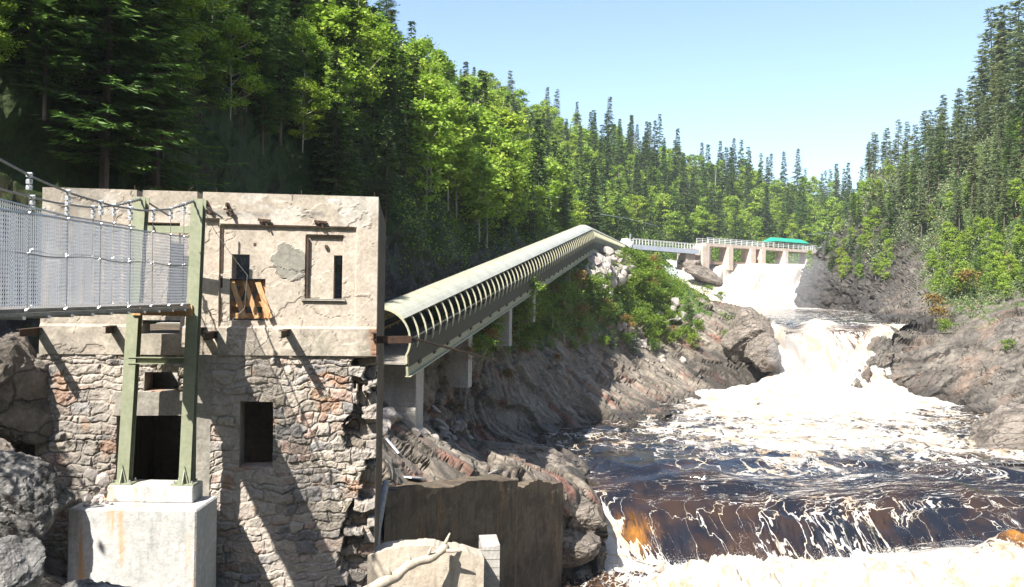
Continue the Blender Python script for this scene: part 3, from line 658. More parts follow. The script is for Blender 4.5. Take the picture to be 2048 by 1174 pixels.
ul = wall_piece('upper_wall', 0, WL, zl, ztop, H_up, 0.028, up_dc, bld)
ul['label'] = 'pale pinkish concrete upper wall with flaking plaster'
hole_poly = [(700, 716), (775, 716), (775, 1180), (660, 1180), (672, 1120), (690, 1040), (722, 985), (735, 930), (700, 905), (686, 880), (680, 850), (715, 820), (712, 770)]
hp = np.array([wp(*p) for p in hole_poly])
def in_poly(S, Z, poly):
    r = np.zeros(S.shape, bool); n = len(poly)
    for i in range(n):
        x0, y0 = poly[i]; x1, y1 = poly[(i + 1) % n]; c = ((y0 > Z) != (y1 > Z)) & (S < (x1 - x0) * (Z - y0) / (y1 - y0 + 1e-9) + x0); r ^= c
    return r
H_lo = [wrect(480, 803, 545, 935), wrect(233, 831, 391, 1003), wrect(289, 744, 356, 782)]
jam = wrect(384, 700, 420, 1010); lint = wrect(230, 783, 420, 831)
def lo_dc(S, Z):
    P = np.stack([S, Z * 0, Z], -1); d, cid = stones(S, Z, 41)
    prof = sstep(0, .03, d); hh = hsh(cid, cid * 3, cid * 7, 3); h2 = hsh(cid, cid * 5, cid, 9)
    facet = fbm(P * 6 + cid[..., None] * .37, 3, 301)
    D = -.035 + prof * (.02 + .055 * hh) + .05 * terrace(facet, 5) * prof + .014 * fbm(P * 22, 2, 303) + .02 * fbm(P * 9, 3, 304)
    C = STC[(hh * 9.99).astype(int)] * (.75 + .4 * h2)[..., None]
    mort = sstep(.028, .008, d); C = C * (1 - mort)[..., None] + np.array((.5, .46, .42)) * mort[..., None]
    # surviving mortar render smears
    sm = sstep(-.02, .16, fbm(P * 1.3 + 4, 5, 305, .65)) * .75; C = C * (1 - sm)[..., None] + np.array((.55, .5, .45)) * sm[..., None]; D = D * (1 - sm * .6)
    org = sstep(.4, .5, fbm(P * 2.1 + 14, 3, 307)) * .5; C = C * (1 - org)[..., None] + np.array((.5, .25, .13)) * org[..., None]
    # face stones fallen away near the right hand corner
    jj = np.stack([S + .05 * np.floor(hh * 5 - 2), Z + .04 * np.floor(h2 * 5 - 2)], -1)
    cavity = in_poly(jj[..., 0] - .04 * (hh - .5), jj[..., 1], hp) & (hh > .2)
    D = np.where(cavity, D - .22 - .28 * h2, D)
    C = np.where(cavity[..., None], C * .75, C)
    jm = (S > jam[0]) & (S < jam[2]); lt = (S > lint[0]) & (S < lint[2]) & (Z > lint[1]) & (Z < lint[3] )
    cm = (jm | lt)[..., None]; D = np.where(jm | lt, .015 + .01 * fbm(P * 8, 2, 9), D); C = np.where(cm, np.array((.4, .38, .34)) * (1 + .2 * fbm(P * 4, 3, 11))[..., None], C)
    fl = sstep(3.0, .6, S) * sstep(-.1, .25, fbm(P * 1.2 + 3, 4, 309)) * .5; C = C * (1 - fl)[..., None] + np.array((.2, .19, .18)) * fl[..., None]  # mottled tree shadow painted onto the stones at the left
    return D, np.clip(C, .02, .9)
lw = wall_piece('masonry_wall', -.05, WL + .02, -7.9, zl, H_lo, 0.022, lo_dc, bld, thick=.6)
lw['label'] = 'rubble stone masonry of grey and pink stones'
# side, rear and floor
def wbox(mb, s0, s1, z0, z1, o0, o1):
    c = W((s0 + s1) / 2, (z0 + z1) / 2, (o0 + o1) / 2); R = np.stack([np.append(wd, 0), np.append(wn_, 0), (0, 0, 1)], 1)
    return mb.box(c, (s1 - s0, abs(o1 - o0), z1 - z0), R)
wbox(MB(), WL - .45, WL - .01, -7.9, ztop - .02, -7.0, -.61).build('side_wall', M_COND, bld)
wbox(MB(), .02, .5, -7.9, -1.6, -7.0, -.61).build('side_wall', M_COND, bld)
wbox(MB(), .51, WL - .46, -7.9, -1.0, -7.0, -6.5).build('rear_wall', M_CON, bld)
wbox(MB(), .51, WL - .46, -1.3, -1.02, -6.49, -.62).build('unseen_floor_slab', M_COND, bld)  # unseen slab put in to keep the lower storey dark
lb_ = wrect(441, 447, 709, 455)
wbox(MB(), lb_[0], lb_[2], lb_[1], lb_[3], -.08, .03).build('lintel_beam', M_RUST, bld)
for (x0, y0, x1, y1) in ((441, 456, 443.5, 640), (613, 476, 615.5, 598), (616, 470.5, 690, 473)):
    r = wrect(x0, y0, x1, y1); wbox(MB(), r[0], r[2], r[1], r[3], -.1, -.035).build('edge_angle', M_RUST, bld)
r = wrect(602, 597, 690, 602); wbox(MB(), r[0], r[2], r[1], r[3], -.1, .01).build('window_sill', M_CON, bld)
for px_, py_, ln in ((80, 655, .95), (228, 651, .5), (404, 655, .45), (431, 662, .95), (576, 658, .98), (749, 664, .6)):
    s, z_ = wp(px_, py_); mb = MB(); mb.bar(W(s, z_, -.1), W(s, z_, ln), .13, .012); mb.bar(W(s, z_ - .07, -.1), W(s, z_ - .07, ln), .012, .13); mb.bar(W(s, z_ - .14, -.1), W(s, z_ - .14, ln), .1, .012)
    mb.build('beam_stub', M_RUST, bld)
for px_, py_ in ((417, 417), (459, 421)):
    s, z_ = wp(px_, py_); mb = MB(); mb.bar(W(s - .05, z_ + .16, .02), W(s + .08, z_ - .12, .1), .07, .05); mb.bar(W(s - .1, z_ + .02, .08), W(s + .08, z_ + .0, .1), .05, .04); mb.bar(W(s - .04, z_ + .1, .02), W(s - .04, z_ + .1, .16), .04, .04)
    mb.build('wall_bracket', M_RUST, bld)
for px_, py_ in ((530, 442), (642, 445)):
    s, z_ = wp(px_, py_); mb = MB(); mb.bar(W(s - .14, z_ + .02, .05), W(s + .13, z_, .06), .05, .05); mb.bar(W(s + .02, z_, .03), W(s + .06, z_ - .12, .08), .03, .03); mb.bar(W(s - .13, z_ + .04, .03), W(s - .02, z_ - .03, .09), .04, .03)
    mb.build('rusty_bracket', M_RUST, bld)
for px_ in (428, 600, 748, 263, 372):
    s, z_ = wp(px_, 380); mb = MB(); mb.tube([W(s, ztop - .1, -.2), W(s + .01, ztop + .05, -.2), W(s + (.1 if px_ == 372 else .0), ztop + .12, -.2)], .008, 5); mb.build('rebar', M_RUST, bld)
for px_, py_ in ((509, 489), (652, 493)):
    s, z_ = wp(px_, py_); wbox(MB(), s - .03, s + .03, z_ - .035, z_ + .035, -.1, -.045).build('anchor_hole', M_RUST, bld)
# timber brace left standing in the opening
s0_, z1_, s1_, z0_ = wp(459, 560)[0], wp(459, 560)[1], wp(526, 638)[0], wp(526, 638)[1]
tb = empty('timber_brace', W((s0_ + s1_) / 2, z0_, -.2), 'orange brown diagonal timber braces filling the bottom of the left window opening', 'timber brace')
for k in range(3):
    a = s0_ + .03 + k * .27; mb = MB().bar(W(a, z1_ - .02, -.12), W(a + .3, z0_ + .02, .04), .11, .05, up=tuple(np.append(wn_, 0))); mb.build('brace', M_WOOD, tb)
for k in range(3):
    a = s0_ + .26 + k * .2; MB().bar(W(a, z1_ - .1, -.25), W(a - .22, z0_ + .15, -.3), .1, .04, up=tuple(np.append(wn_, 0))).build('cross_brace', M_WOOD, tb)
for zz_ in (z1_ - .06, (z0_ + z1_) / 2 - .1, z0_ + .06):
    MB().bar(W(s0_, zz_, -.2), W(s1_ - .03, zz_, -.2), .05, .12).build('rail', M_WOOD, tb)
MB().bar(W(s1_ - .06, z1_, -.28), W(s1_ + .02, z0_, -.1), .05, .2).build('rail', M_WOOD, tb)

# ------------------------------------------------------------------ pedestal and bridge tower
yb = 17.75
ped = empty('concrete_pedestal', (-7.3, 17.2, -6.9), 'large pale concrete block footing with rust streaks under the green steel posts', 'pedestal')
def bevelbox(name, mn, mx, mat, parent, b=.03):
    mb = MB(); mn = np.array(mn, float); mx = np.array(mx, float)
    V = []; 
    for x in (0, 1):
        for y in (0, 1):
            for z in (0, 1):
                c = np.where([x, y, z], mx, mn); s = np.where([x, y, z], -1, 1)
                for ax in range(3):
                    d = s * b * np.array([0 if k == ax else 1 for k in range(3)]) ; V.append(c + d * np.array([0 if k == ax else 1 for k in range(3)]))
    _b = bmesh
    bm = _b.new(); [bm.verts.new(v) for v in V]; _b.ops.convex_hull(bm, input=bm.verts)
    _b.ops.dissolve_limit(bm, angle_limit=.01, verts=bm.verts, edges=bm.edges)
    bm.verts.index_update(); VV = [tuple(v.co) for v in bm.verts]; FF = [tuple(v.index for v in f.verts) for f in bm.faces]; bm.free()
    return link_mesh(name, VV, FF, mat, parent)
bevelbox('block', (-8.6, 16.65, -7.6), (-6.09, 17.85, -4.33), M_CONN, ped)
bevelbox('plinth', (-8.17, 17.2, -4.33), (-6.37, 17.78, -3.99), M_CONN, ped, .02)
tow = empty('bridge_tower', (-7.0, 17.45, -3.99), 'olive green steel post frame bolted to the concrete block, carrying the bridge cables', 'bridge tower')
def hbeam(mb, p, q, w=.24, d=.2, t=.018):
    p = np.array(p, float); q = np.array(q, float)
    for off in (-d / 2 + t / 2, d / 2 - t / 2): mb.bar(p + (0, off, 0), q + (0, off, 0), w, t, up=(0, 1, 0))
    mb.bar(p, q, t, d - 2 * t, up=(0, 1, 0)); return mb
tops = []
for (x0, x1, zt) in ((-7.86, -7.6, 1.85), (-6.6, -6.43, 1.83)):
    mb = hbeam(MB(), (x0, 17.45, -3.97), (x1, 17.45, zt)); post = mb.build('post', M_STEEL, tow); tops.append((x1, 17.45, zt))
    MB().box((x0, 17.42, -3.975), (.46, .4, .03)).build('base_plate', M_STEEL, tow)
    g_ = MB(); g_.add([(x0, 17.34, -3.95), (x0, 17.2, -3.95), (x0, 17.34, -3.65), (x0 + .015, 17.34, -3.95), (x0 + .015, 17.2, -3.95), (x0 + .015, 17.34, -3.65)], [(0, 1, 2), (3, 5, 4), (0, 3, 4, 1), (1, 4, 5, 2), (0, 2, 5, 3)])
    g_.add([(x0 - .09, 17.335, -3.95), (x0 + .09, 17.335, -3.95), (x0, 17.335, -3.6), (x0 - .09, 17.32, -3.95), (x0 + .09, 17.32, -3.95), (x0, 17.32, -3.6)], [(0, 1, 2), (3, 5, 4), (0, 3, 4, 1), (1, 4, 5, 2), (0, 2, 5, 3)])
    g_.build('gusset', M_STEEL, tow)
    for bx in (-.18, .18):
        for by in (-.14, .12): MB().tube([(x0 + bx, 17.42 + by, -3.99), (x0 + bx, 17.42 + by, -3.9)], .018, 6).build('anchor_bolt', M_GALV, tow)
MB().bar((-7.78, 17.4, -1.42), (-6.5, 17.4, -1.42), .14, .014).bar((-7.78, 17.4, -1.54), (-6.5, 17.4, -1.54), .14, .014).bar((-7.78, 17.42, -1.48), (-6.5, 17.42, -1.48), .014, .11).build('crossbar', M_STEEL, tow)
MB().bar((-7.7, 17.5, 1.2), (-6.5, 17.5, 1.2), .16, .14).build('crossbar', M_STEEL, tow)
MB().bar((-7.7, 17.4, -.45), (-6.48, 17.4, -.45), .2, .22).build('deck_bearer', M_WOOD, tow)

# ------------------------------------------------------------------ suspension footbridge
XN, XF = -6.5, -7.58; YT = 17.2; YE = -2.0
sb = empty('suspension_footbridge', (-7.0, YT, -.3), 'cable suspension footbridge with galvanised wire mesh sides leading in from the left', 'suspension bridge')
def interp(tab, y): return np.interp(y, [t[0] for t in tab], [t[1] for t in tab])
ZA = [(-2, 5.2), (3, 3.9), (6, 2.9), (8, 2.2), (9.5, 1.84), (10.8, 1.59), (11.6, 1.46), (12.6, 1.36), (13.8, 1.32), (15, 1.35), (16.2, 1.5), (17.45, 1.8)]
ZB = [(-2, 5.0), (3, 3.5), (6, 2.5), (9, 1.9), (11, 1.6), (12.6, 1.42), (14.0, 1.38), (15.3, 1.42), (16.3, 1.56), (17.45, 1.82)]
ZTN = [(-2, 1.02), (10, .96), (12, .98), (15, 1.0), (17.2, 1.03)]; ZTF = [(-2, 1.3), (12, 1.3), (14.5, 1.2), (17.2, 1.22)]
ys = np.linspace(YE, 17.45, 60)
MB().tube([(XN, y, interp(ZA, y)) for y in ys], .018, 6).build('main_cable', M_CABLE, sb, smooth=True)
MB().tube([(XF, y, interp(ZB, y)) for y in ys], .018, 6).build('main_cable', M_CABLE, sb, smooth=True)
for X, ZT_, nm in ((XN, ZTN, 0), (XF, ZTF, 1)):
    MB().tube([(X, y, interp(ZT_, y)) for y in ys[:-1]], .012, 5).build('hand_cable', M_WIRE, sb)
    MB().tube([(X, y, interp(ZT_, y) * .5 - .06 + .02 * math.sin(y * 3)) for y in ys[:-1]], .007, 4).build('mid_cable', M_CABLE, sb)
# diamond mesh of woven wire: two families of thin flat strands
def mesh_panel(name, x, y0, y1, zt, zb, cell=.055, r=.003, rep=1):
    V = []; Fs = []; H0 = 1.35; ncol = int((y1 - y0) / cell); nrow = int(H0 / cell) * 1
    for fam in (0, 1):
        for k in range(ncol + 1):
            yy = y0 + k * cell; zs_ = np.arange(nrow + 1)
            y_ = yy + ((zs_ + fam) % 2 - .5) * cell * .98; y_ = np.clip(y_, y0, y1)
            t = zs_ / nrow; top = interp(zt, y_); z = zb + (top - zb) * t
            xo = x + (.006 if fam else -.006) * np.where(zs_ % 2, 1, -1)
            b = len(V)
            for i in range(nrow + 1):
                V.append((xo[i] - r, y_[i] - r, z[i])); V.append((xo[i] + r, y_[i] + r, z[i]))
            for i in range(nrow): Fs.append((b + 2 * i, b + 2 * i + 1, b + 2 * i + 3, b + 2 * i + 2))
    return link_mesh(name, V, np.array(Fs), M_WIRE, sb)
mesh_panel('mesh_side', XN, 2, YT - .1, ZTN, -.3); mesh_panel('mesh_side', XF, 2, YT - .1, ZTF, -.3)
hy = [10.2, 11.45, 12.45, 13.45, 14.5, 15.4, 16.2, 16.85]
for X, ZC, ZT_ in ((XN, ZA, ZTN), (XF, ZB, ZTF)):
    for y in [2.5, 4, 5.5, 7, 8.5] + hy:
        zc = interp(ZC, y); lean = .05 * (1 if X == XN else -1)
        hg = MB().tube([(X, y, zc), (X + .004, y, interp(ZT_, y)), (X + lean * .3, y - .02, -.36)], .006, 4).build('hanger', M_CABLE, sb)
        mb = MB()
        for dz in (0, -.09, -.17): mb.box((X, y, zc + dz), (.05, .075, .05)); mb.tube([(X - .03, y, zc + dz + .02), (X + .04, y, zc + dz + .02)], .02, 6)
        mb.box((X, y, zc - .085), (.02, .02, .2))
        mb.build('cable_clamp', M_GALV, hg)
        for zq in (interp(ZT_, y), interp(ZT_, y) * .5 - .05, -.32): MB().tube([(X - .02, y - .01, zq - .015), (X + .02, y + .01, zq + .015)], .014, 6).build('wire_grip', M_GALV, hg)
for X, ZC in ((XN, ZA), (XF, ZB)):
    mb = MB()
    for k in range(8): y = 16.6 + k * .1; z = interp(ZC, y); mb.tube([(X, y - .02, z - .02), (X, y + .02, z + .03)], .022, 6)
    mb.tube([(X, 16.55, interp(ZC, 16.55)), (X, 17.35, interp(ZC, 17.35))], .012, 6); mb.build('turnbuckle', M_CABLE, sb)
    MB().tube([(X, 17.5, 1.8), (X + .35, 18.05, 1.5)], .02, 5).build('back_stay', M_CABLE, sb)
MB().box(((XN + XF) / 2, (YE + YT) / 2 + .1, -.33), (1.0, YT - YE + .3, .045)).build('deck', M_DECK, sb)
for X in (XN - .03, XF + .03): MB().box((X, (YE + YT) / 2, -.385), (.09, YT - YE, .05)).build('deck_edge', M_DECK, sb)
for y in np.arange(2.0, 17.2, .62): MB().box(((XN + XF) / 2, y, -.43), (1.18, .07, .04)).build('cross_bearer', M_GALV, sb)
# small hanging stay cable loops by the tower
MB().tube([(-6.43, 17.5, 1.75), (-6.15, 17.7, 1.15), (-5.75, 17.85, .55), (-5.55, 17.88, .3), (-5.6, 17.88, -.4), (-5.95, 17.85, -.75)], .006, 5).build('tail_cable', M_CABLE, sb)

# ------------------------------------------------------------------ covered walkway up the bank
PA, PB, PC = np.array((-5.25, 34.5, -1.9)), np.array((7.2, 88.0, 5.9)), np.array((20.6, 165.0, 9.0))
def frame(p, q):
    d = (q - p); L = np.linalg.norm(d); d = d / L; h = np.array((d[0], d[1], 0)); h /= np.linalg.norm(h); s = np.array((h[1], -h[0], 0)); u = np.cross(s, d); u = u / np.linalg.norm(u); return L, d, s, u if u[2] > 0 else -u
cw = empty('covered_walkway', PA + (0, 0, -1.6), 'long covered walkway with curved pale roof and cream hoops climbing the bank towards the dam', 'covered walkway')
RAD = 1.3; nrib = 0; late = MB(); lateb = MB()
def ring(c, s, u, a, r): return c + s * (math.cos(a) * r) + u * (math.sin(a) * r)
for (p, q) in ((PA, PB), (PB, PC)):
    L, d, s, u = frame(p, q)
    # roof skin with thickness, panels 3 m long
    npn = int(L / 3); angs = np.linspace(math.radians(40), math.radians(184), 17)
    for k in range(npn):
        c0 = p + d * (L * k / npn + .01); c1 = p + d * (L * (k + 1) / npn - .01); V = []; Fq = []
        for r in (RAD, RAD - .03):
            for c in (c0, c1):
                V += [ring(c, s, u, a, r) for a in angs]
        n = len(angs)
        for i in range(n - 1):
            Fq += [(i, i + 1, n + i + 1, n + i), (2 * n + i, 3 * n + i, 3 * n + i + 1, 2 * n + i + 1)]
            Fq += [(i, 2 * n + i, 2 * n + i + 1, i + 1), (n + i, n + i + 1, 3 * n + i + 1, 3 * n + i)]
        Fq += [(0, n, 3 * n, 2 * n), (n - 1, 3 * n - 1, 4 * n - 1, 2 * n - 1)]
        mb = MB(); mb.add(V, Fq); mb.build('roof_panel', M_ROOFP, cw, smooth=False)
    nr = int(L / .98)
    for k in range(nr + 1):
        c = p + d * (L * k / nr); pts = [ring(c, s, u, a, RAD - .07) for a in np.linspace(math.radians(-32), math.radians(195), 26)]
        pts = [pts[0] - u * .35] + pts
        m_ = MB() if nrib < 100 else late
        for a_, b_ in zip(pts[:-1], pts[1:]): m_.bar(a_, b_ + (b_ - a_) * .06, .075, .055, up=d)
        if nrib < 100: m_.build('hoop', M_RIB, cw)
        nrib += 1
    def slab(o_s, o_u, w_, h_, name, mat):
        MB().bar(p + s * o_s + u * o_u, q + s * o_s + u * o_u, w_, h_, up=u).build(name, mat, cw)
    slab(0, -1.02, 2.1, .08, 'walkway_floor', M_DECK)
    slab(1.12, -.72, .05, .85, 'side_screen', M_SIDE); slab(-1.2, -.5, .05, 1.2, 'side_screen', M_SIDE)
    slab(1.05, -1.33, .1, .38, 'girder', M_GIRD); slab(1.08, -1.54, .24, .03, 'girder_flange', M_RIB); slab(-1.05, -1.33, .1, .38, 'girder', M_GIRD)
    slab(1.0, -.12, .06, .05, 'handrail', M_RIB); slab(-1.0, -.1, .06, .09, 'handrail', M_WOOD); slab(-1.1, .35, .05, .14, 'handrail', M_WOOD)
    mk = MB()
    for k in range(int(L / 1.96)):
        c = p + d * (1.2 + 1.96 * k) + s * 1.14 - u * 1.18; mk.bar(c, c + d * .3, .05, .16, up=u)
    mk.build('outrigger_bracket', M_SIDE, cw)['kind'] = 'stuff'
tag(late.build('hoop', M_RIB, cw), kind='stuff')
# concrete piers under the walkway
L1, d1, s1, u1 = frame(PA, PB)
for i, (px, pyb, wd_) in enumerate(((818, 812, 1.0), (924, 712, .9), (1002, 640, .8), (1053, 598, .8), (1128, 560, .8))):
    # distance along the walkway at which its centre is seen in this direction
    ts = np.linspace(0, 1, 400); cs_ = PA + (PB - PA) * ts[:, None]; k = np.argmin(abs(proj(cs_)[:, 0] + (14 if i < 2 else 6) - px)); c = cs_[k]
    zt = c[2] - 1.58; zb = at(px, pyb, c[1])[2] - 1.6
    mb = MB(); R = np.stack([s1, np.array((-s1[1], s1[0], 0)), (0, 0, 1)], 1); mb.box((c[0] - s1[0] * .1, c[1] - s1[1] * .1, (zt + zb) / 2), (1.9, .75 if i else 1.0, zt - zb), R)
    o = mb.build('concrete_pier', M_CONP, None, (c[0], c[1], zb))
    tag(o, ['tall grey concrete pier under the lower end of the covered walkway, nearest the ruin', 'second grey pier under the covered walkway counted from the ruin', 'third grey pier under the walkway, half hidden by dark bushes', 'fourth small pier under the walkway, above the green shrubs', 'uppermost pier under the covered walkway, beside the pale rubble'][i], 'pier', 'concrete piers under the covered walkway')
# rusty channel sticking out from the corner of the building
pr_ = W(WL, wp(757, 681)[1], -.3)
MB().bar(pr_, pr_ + np.array((.72, .3, 0)), .14, .16).build('steel_channel', M_RUST, None, pr_)
tag(bpy.data.objects['steel_channel'], 'grey steel channel sticking out of the right hand corner of the ruined building', 'steel beam')
MB().tube([pr_ + (.7, .3, .05), pr_ + (1.7, 2, -.35), pr_ + (2.6, 6, -.9)], .03, 5).build('pipe', M_RUST, None, pr_)
tag(bpy.data.objects['pipe'], 'thin dark pipe running from the steel channel towards the walkway piers', 'pipe')

# ------------------------------------------------------------------ steel footbridge and dam
q0, q1 = at(1260, 489, 168), at(1392, 500, 176)
fb = empty('steel_footbridge', (q0 + q1) / 2, 'grey steel girder footbridge with barred railings linking the covered walkway to the dam', 'footbridge')
df = (q1 - q0) / np.linalg.norm(q1 - q0); sf = np.cross(df, (0, 0, 1)); sf /= np.linalg.norm(sf)
for k in (-.9, .9): MB().bar(q0 + sf * k - (0, 0, .45), q1 + sf * k - (0, 0, .45), .12, .9).build('girder', M_BLUEG, fb)
MB().bar(q0 + (0, 0, .04), q1 + (0, 0, .04), 1.7, .08).build('deck', M_DECK, fb)
for k in (-.95, .95):
    rp = MB(); n = 22
    for i in range(n + 1):
        c = q0 + (q1 - q0) * i / n + sf * k; rp.bar(c, c + (0, 0, 1.15), .07, .07)
    rp.bar(q0 + sf * k + (0, 0, 1.15), q1 + sf * k + (0, 0, 1.15), .08, .08); rp.bar(q0 + sf * k + (0, 0, .6), q1 + sf * k + (0, 0, .6), .04, .04)
    rp.build('railing', M_WHITE, fb)
MB().bar(q0 - df * .2 - (0, 0, .2), q0 - df * 1.6 + (0, 0, .5), 2.0, 1.4).build('end_cabinet', M_WHITE, fb)
MB().tube([q0 + (0, 0, -.9), q0 + (0, 0, 2.1)], .12, 6).build('end_post', M_GALV, fb)

dm0, dm1 = at(1404, 498, 178), at(1668, 496, 205)
dm0[2] = dm1[2] = (dm0[2] + dm1[2]) / 2 + .1
dam = empty('concrete_dam', (dm0 + dm1) / 2 - (0, 0, 4), 'low pinkish concrete dam with open bays and a white railed deck above the falls', 'dam')
dd = (dm1 - dm0) / np.linalg.norm(dm1 - dm0); sdv = np.array((dd[1], -dd[0], 0))
Rd = np.stack([dd, -sdv, (0, 0, 1)], 1)
MB().bar(dm0 - dd * .5 - (0, 0, .35), dm1 - (0, 0, .35), 3.2, .6).build('deck', M_DAM, dam)
for k in (-1.5, 1.5):
    rp = MB(); n = 26
    for i in range(n + 1):
        c = dm0 + (dm1 - dm0) * i / n + sdv * k - (0, 0, .05); rp.bar(c, c + (0, 0, 1.1), .1, .1)
    for hgt in (.35, .7, 1.08): rp.bar(dm0 + sdv * k + (0, 0, hgt), dm1 + sdv * k + (0, 0, hgt), .09, .09)
    rp.build('railing', M_WHITE, dam)
def pier(pxa, pxm, pxb, pyb, name='pier'):
    # left face narrow and lit, river face behind it
    tt = np.linspace(-.05, 1.02, 500); cs_ = dm0 + (dm1 - dm0) * tt[:, None] + sdv * 1.3; kk = np.argmin(abs(proj(cs_)[:, 0] - pxm)); c = cs_[kk]
    wdt = (pxb - pxm) / FPX * c[1] / max(dd[0], .3); dep = (pxm - pxa) / FPX * c[1] * 1.6
    zb = at(pxm, pyb, c[1])[2]; h = dm0[2] - .65 - zb + 1.5
    cc = c + dd * wdt / 2 - sdv * (dep / 2); MB().box((cc[0], cc[1], dm0[2] - .65 - h / 2), (wdt, max(dep, 2.6), h), Rd).build(name, M_DAM, dam)
for a_, m_, b_, y_ in ((1392, 1403, 1419, 527), (1446, 1452, 1463, 526), (1490, 1497, 1509, 528), (1512, 1518, 1528, 528), (1559, 1565, 1573, 526), (1607, 1614, 1624, 526)): pier(a_, m_, b_, y_)
c = at(1372, 512, 176); MB().box((c[0], c[1], c[2] - 1), (2.6, 2.6, 5.2), Rd).build('abutment', M_DAM, dam)
c = at(1405, 512, 178); MB().box((c[0] - .2, c[1] + .5, c[2] + .1), (2.6, 3.0, 3.3), Rd).build('abutment', M_DAM, dam)
# stop logs / sill of the dam under the deck
MB().bar(dm0 + (0, 0, -3.9), dm1 + (0, 0, -3.9), 1.0, .8).build('sill', M_DAMB, dam)
sh0, sh1 = at(1528, 487, 192), at(1594, 487, 199); sh0[2] = sh1[2] = dm0[2]
tsh = (sh0 - dm0).dot(dd); sh0 = dm0 + dd * tsh; sh1 = dm0 + dd * (sh1 - dm0).dot(dd)
sh = empty('picnic_shelter', (sh0 + sh1) / 2, 'small open shelter with turquoise metal roof standing on the dam deck', 'shelter')
Ls = np.linalg.norm(sh1 - sh0)
e = [(-.3, -1.7, 1.15), (-.3, 1.7, 1.15), (-.3 + .9, 0, 2.05), (Ls + .3, -1.7, 1.15), (Ls + .3, 1.7, 1.15), (Ls - .6, 0, 2.05)]
V = [sh0 + dd * a + sdv * b + np.array((0, 0, c + .35)) for a, b, c in e]; V += [v - (0, 0, .12) for v in V]
MB().add(V, [(0, 2, 5, 3), (1, 4, 5, 2), (0, 1, 2), (3, 5, 4), (6, 9, 11, 8), (7, 8, 11, 10), (6, 8, 7), (9, 10, 11), (0, 3, 9, 6), (1, 7, 10, 4), (0, 6, 7, 1), (3, 4, 10, 9)]).build('roof', M_GREENROOF, sh)
for i in range(6):
    for k in (-1.4, 1.4):
        c = sh0 + dd * (Ls * i / 5) + sdv * k; mb = MB().bar(c, c + (0, 0, 1.5), .14, .14)
        for sg in (-1, 1):
            if 0 <= i + sg <= 5: mb.bar(c + (0, 0, .8), c + dd * sg * .7 + (0, 0, 1.42), .1, .1)
        mb.build('post', M_WOODG, sh)
MB().tube([at(1200, 428, 120), at(1250, 436, 140), at(1315, 452, 175)], .03, 4).build('power_line', M_GALV, None, at(1250, 436, 140))
tag(bpy.data.objects['power_line'], 'thin wire slanting down across the trees above the footbridge', 'cable')
MB().tube([at(1608, 470, 200), at(1680, 462, 190), at(1760, 440, 176)], .04, 4).build('guy_wire', M_GALV, None, at(1680, 462, 190))
tag(bpy.data.objects['guy_wire'], 'thin wire running from the turquoise shelter to the right hand cliff', 'cable')

# ------------------------------------------------------------------ walls at the water below the ruin
def prism_wall(name, top, thick, zb, mat, label, cat, seed=1, amp=.05):
    """wall following a line of top points; front face towards the camera, displaced a little"""
    T = cr(np.array(top, float), 24, 0); n = len(T); rows = []
    d = np.gradient(T[:, :2], axis=0); d /= np.linalg.norm(d, axis=1, keepdims=True); nr = np.stack([-d[:, 1], d[:, 0]], 1)
    nr *= np.where((nr[:, 1:] > 0), 1, 1); back = T.copy(); back[:, :2] += nr * thick
    zz = np.linspace(0, 1, 30)
    rows = [np.column_stack([back[:, :2], np.full(n, zb)]), back]
    rows += [np.column_stack([T[:, :2] * 1, T[:, 2] + (zb - T[:, 2]) * t]) for t in zz]
    G = np.stack(rows, 1); fl = up_side(G)
    nn = grid_normals(G)
    D = amp * fbm(G * 1.1, 5, seed) + amp * .5 * fbm(G * 5, 3, seed + 4); G = G + nn * D[..., None]
    G[:, 1:, 2] += (amp * 5 * terrace(fbm(G[:, 1:] * np.array((.9, .3, 0)), 4, seed + 7, .65), 5))[:, :] * (np.arange(31) < 2)[None]
    o = grid_mesh(name, G, mat, flip=fl < 0, origin=T.mean(0)); return tag(o, label, cat)
M_FOOT = mat_concrete('pale_crumbling_concrete', (0.4, 0.34, 0.27), (0.48, 0.42, 0.34), stain=(0.16, 0.12, 0.09), boards=False, stainamt=0.5)
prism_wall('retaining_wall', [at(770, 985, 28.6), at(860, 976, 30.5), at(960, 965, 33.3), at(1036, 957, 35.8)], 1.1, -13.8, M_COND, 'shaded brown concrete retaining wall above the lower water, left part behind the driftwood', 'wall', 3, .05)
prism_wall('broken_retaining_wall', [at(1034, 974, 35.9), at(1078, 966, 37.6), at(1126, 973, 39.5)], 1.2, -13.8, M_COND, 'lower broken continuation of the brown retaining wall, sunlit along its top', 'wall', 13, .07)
prism_wall('ruined_footing', [at(735, 1112, 19.0), at(800, 1098, 19.1), at(905, 1100, 19.25), at(968, 1116, 19.4)], .6, -10.5, M_FOOT, 'pale sunlit concrete footing with broken end under the driftwood log, bottom centre', 'concrete footing', 23, .025)
prism_wall('footing_step', [at(964, 1092, 20.1), at(1000, 1090, 20.15)], .9, -10.6, M_CONP, 'narrow grey concrete step at the right end of the pale footing', 'concrete block', 33, .03)
lg0, lg1 = at(735, 1192, 17.4), at(890, 1104, 18.95)
lg = empty('driftwood_log', lg0, 'bleached knobbly driftwood log lying across the pale concrete footing', 'log')
pts = [lg0 + (lg1 - lg0) * t + np.array((.05 * math.sin(t * 9), 0, .1 + .03 * math.sin(t * 14))) for t in np.linspace(-.3, 1, 22)]
MB().tube(pts, [.13 - .04 * t + .012 * math.sin(t * 40) for t in np.linspace(0, 1, 22)], 10).build('trunk', M_WOODG, lg, smooth=True)
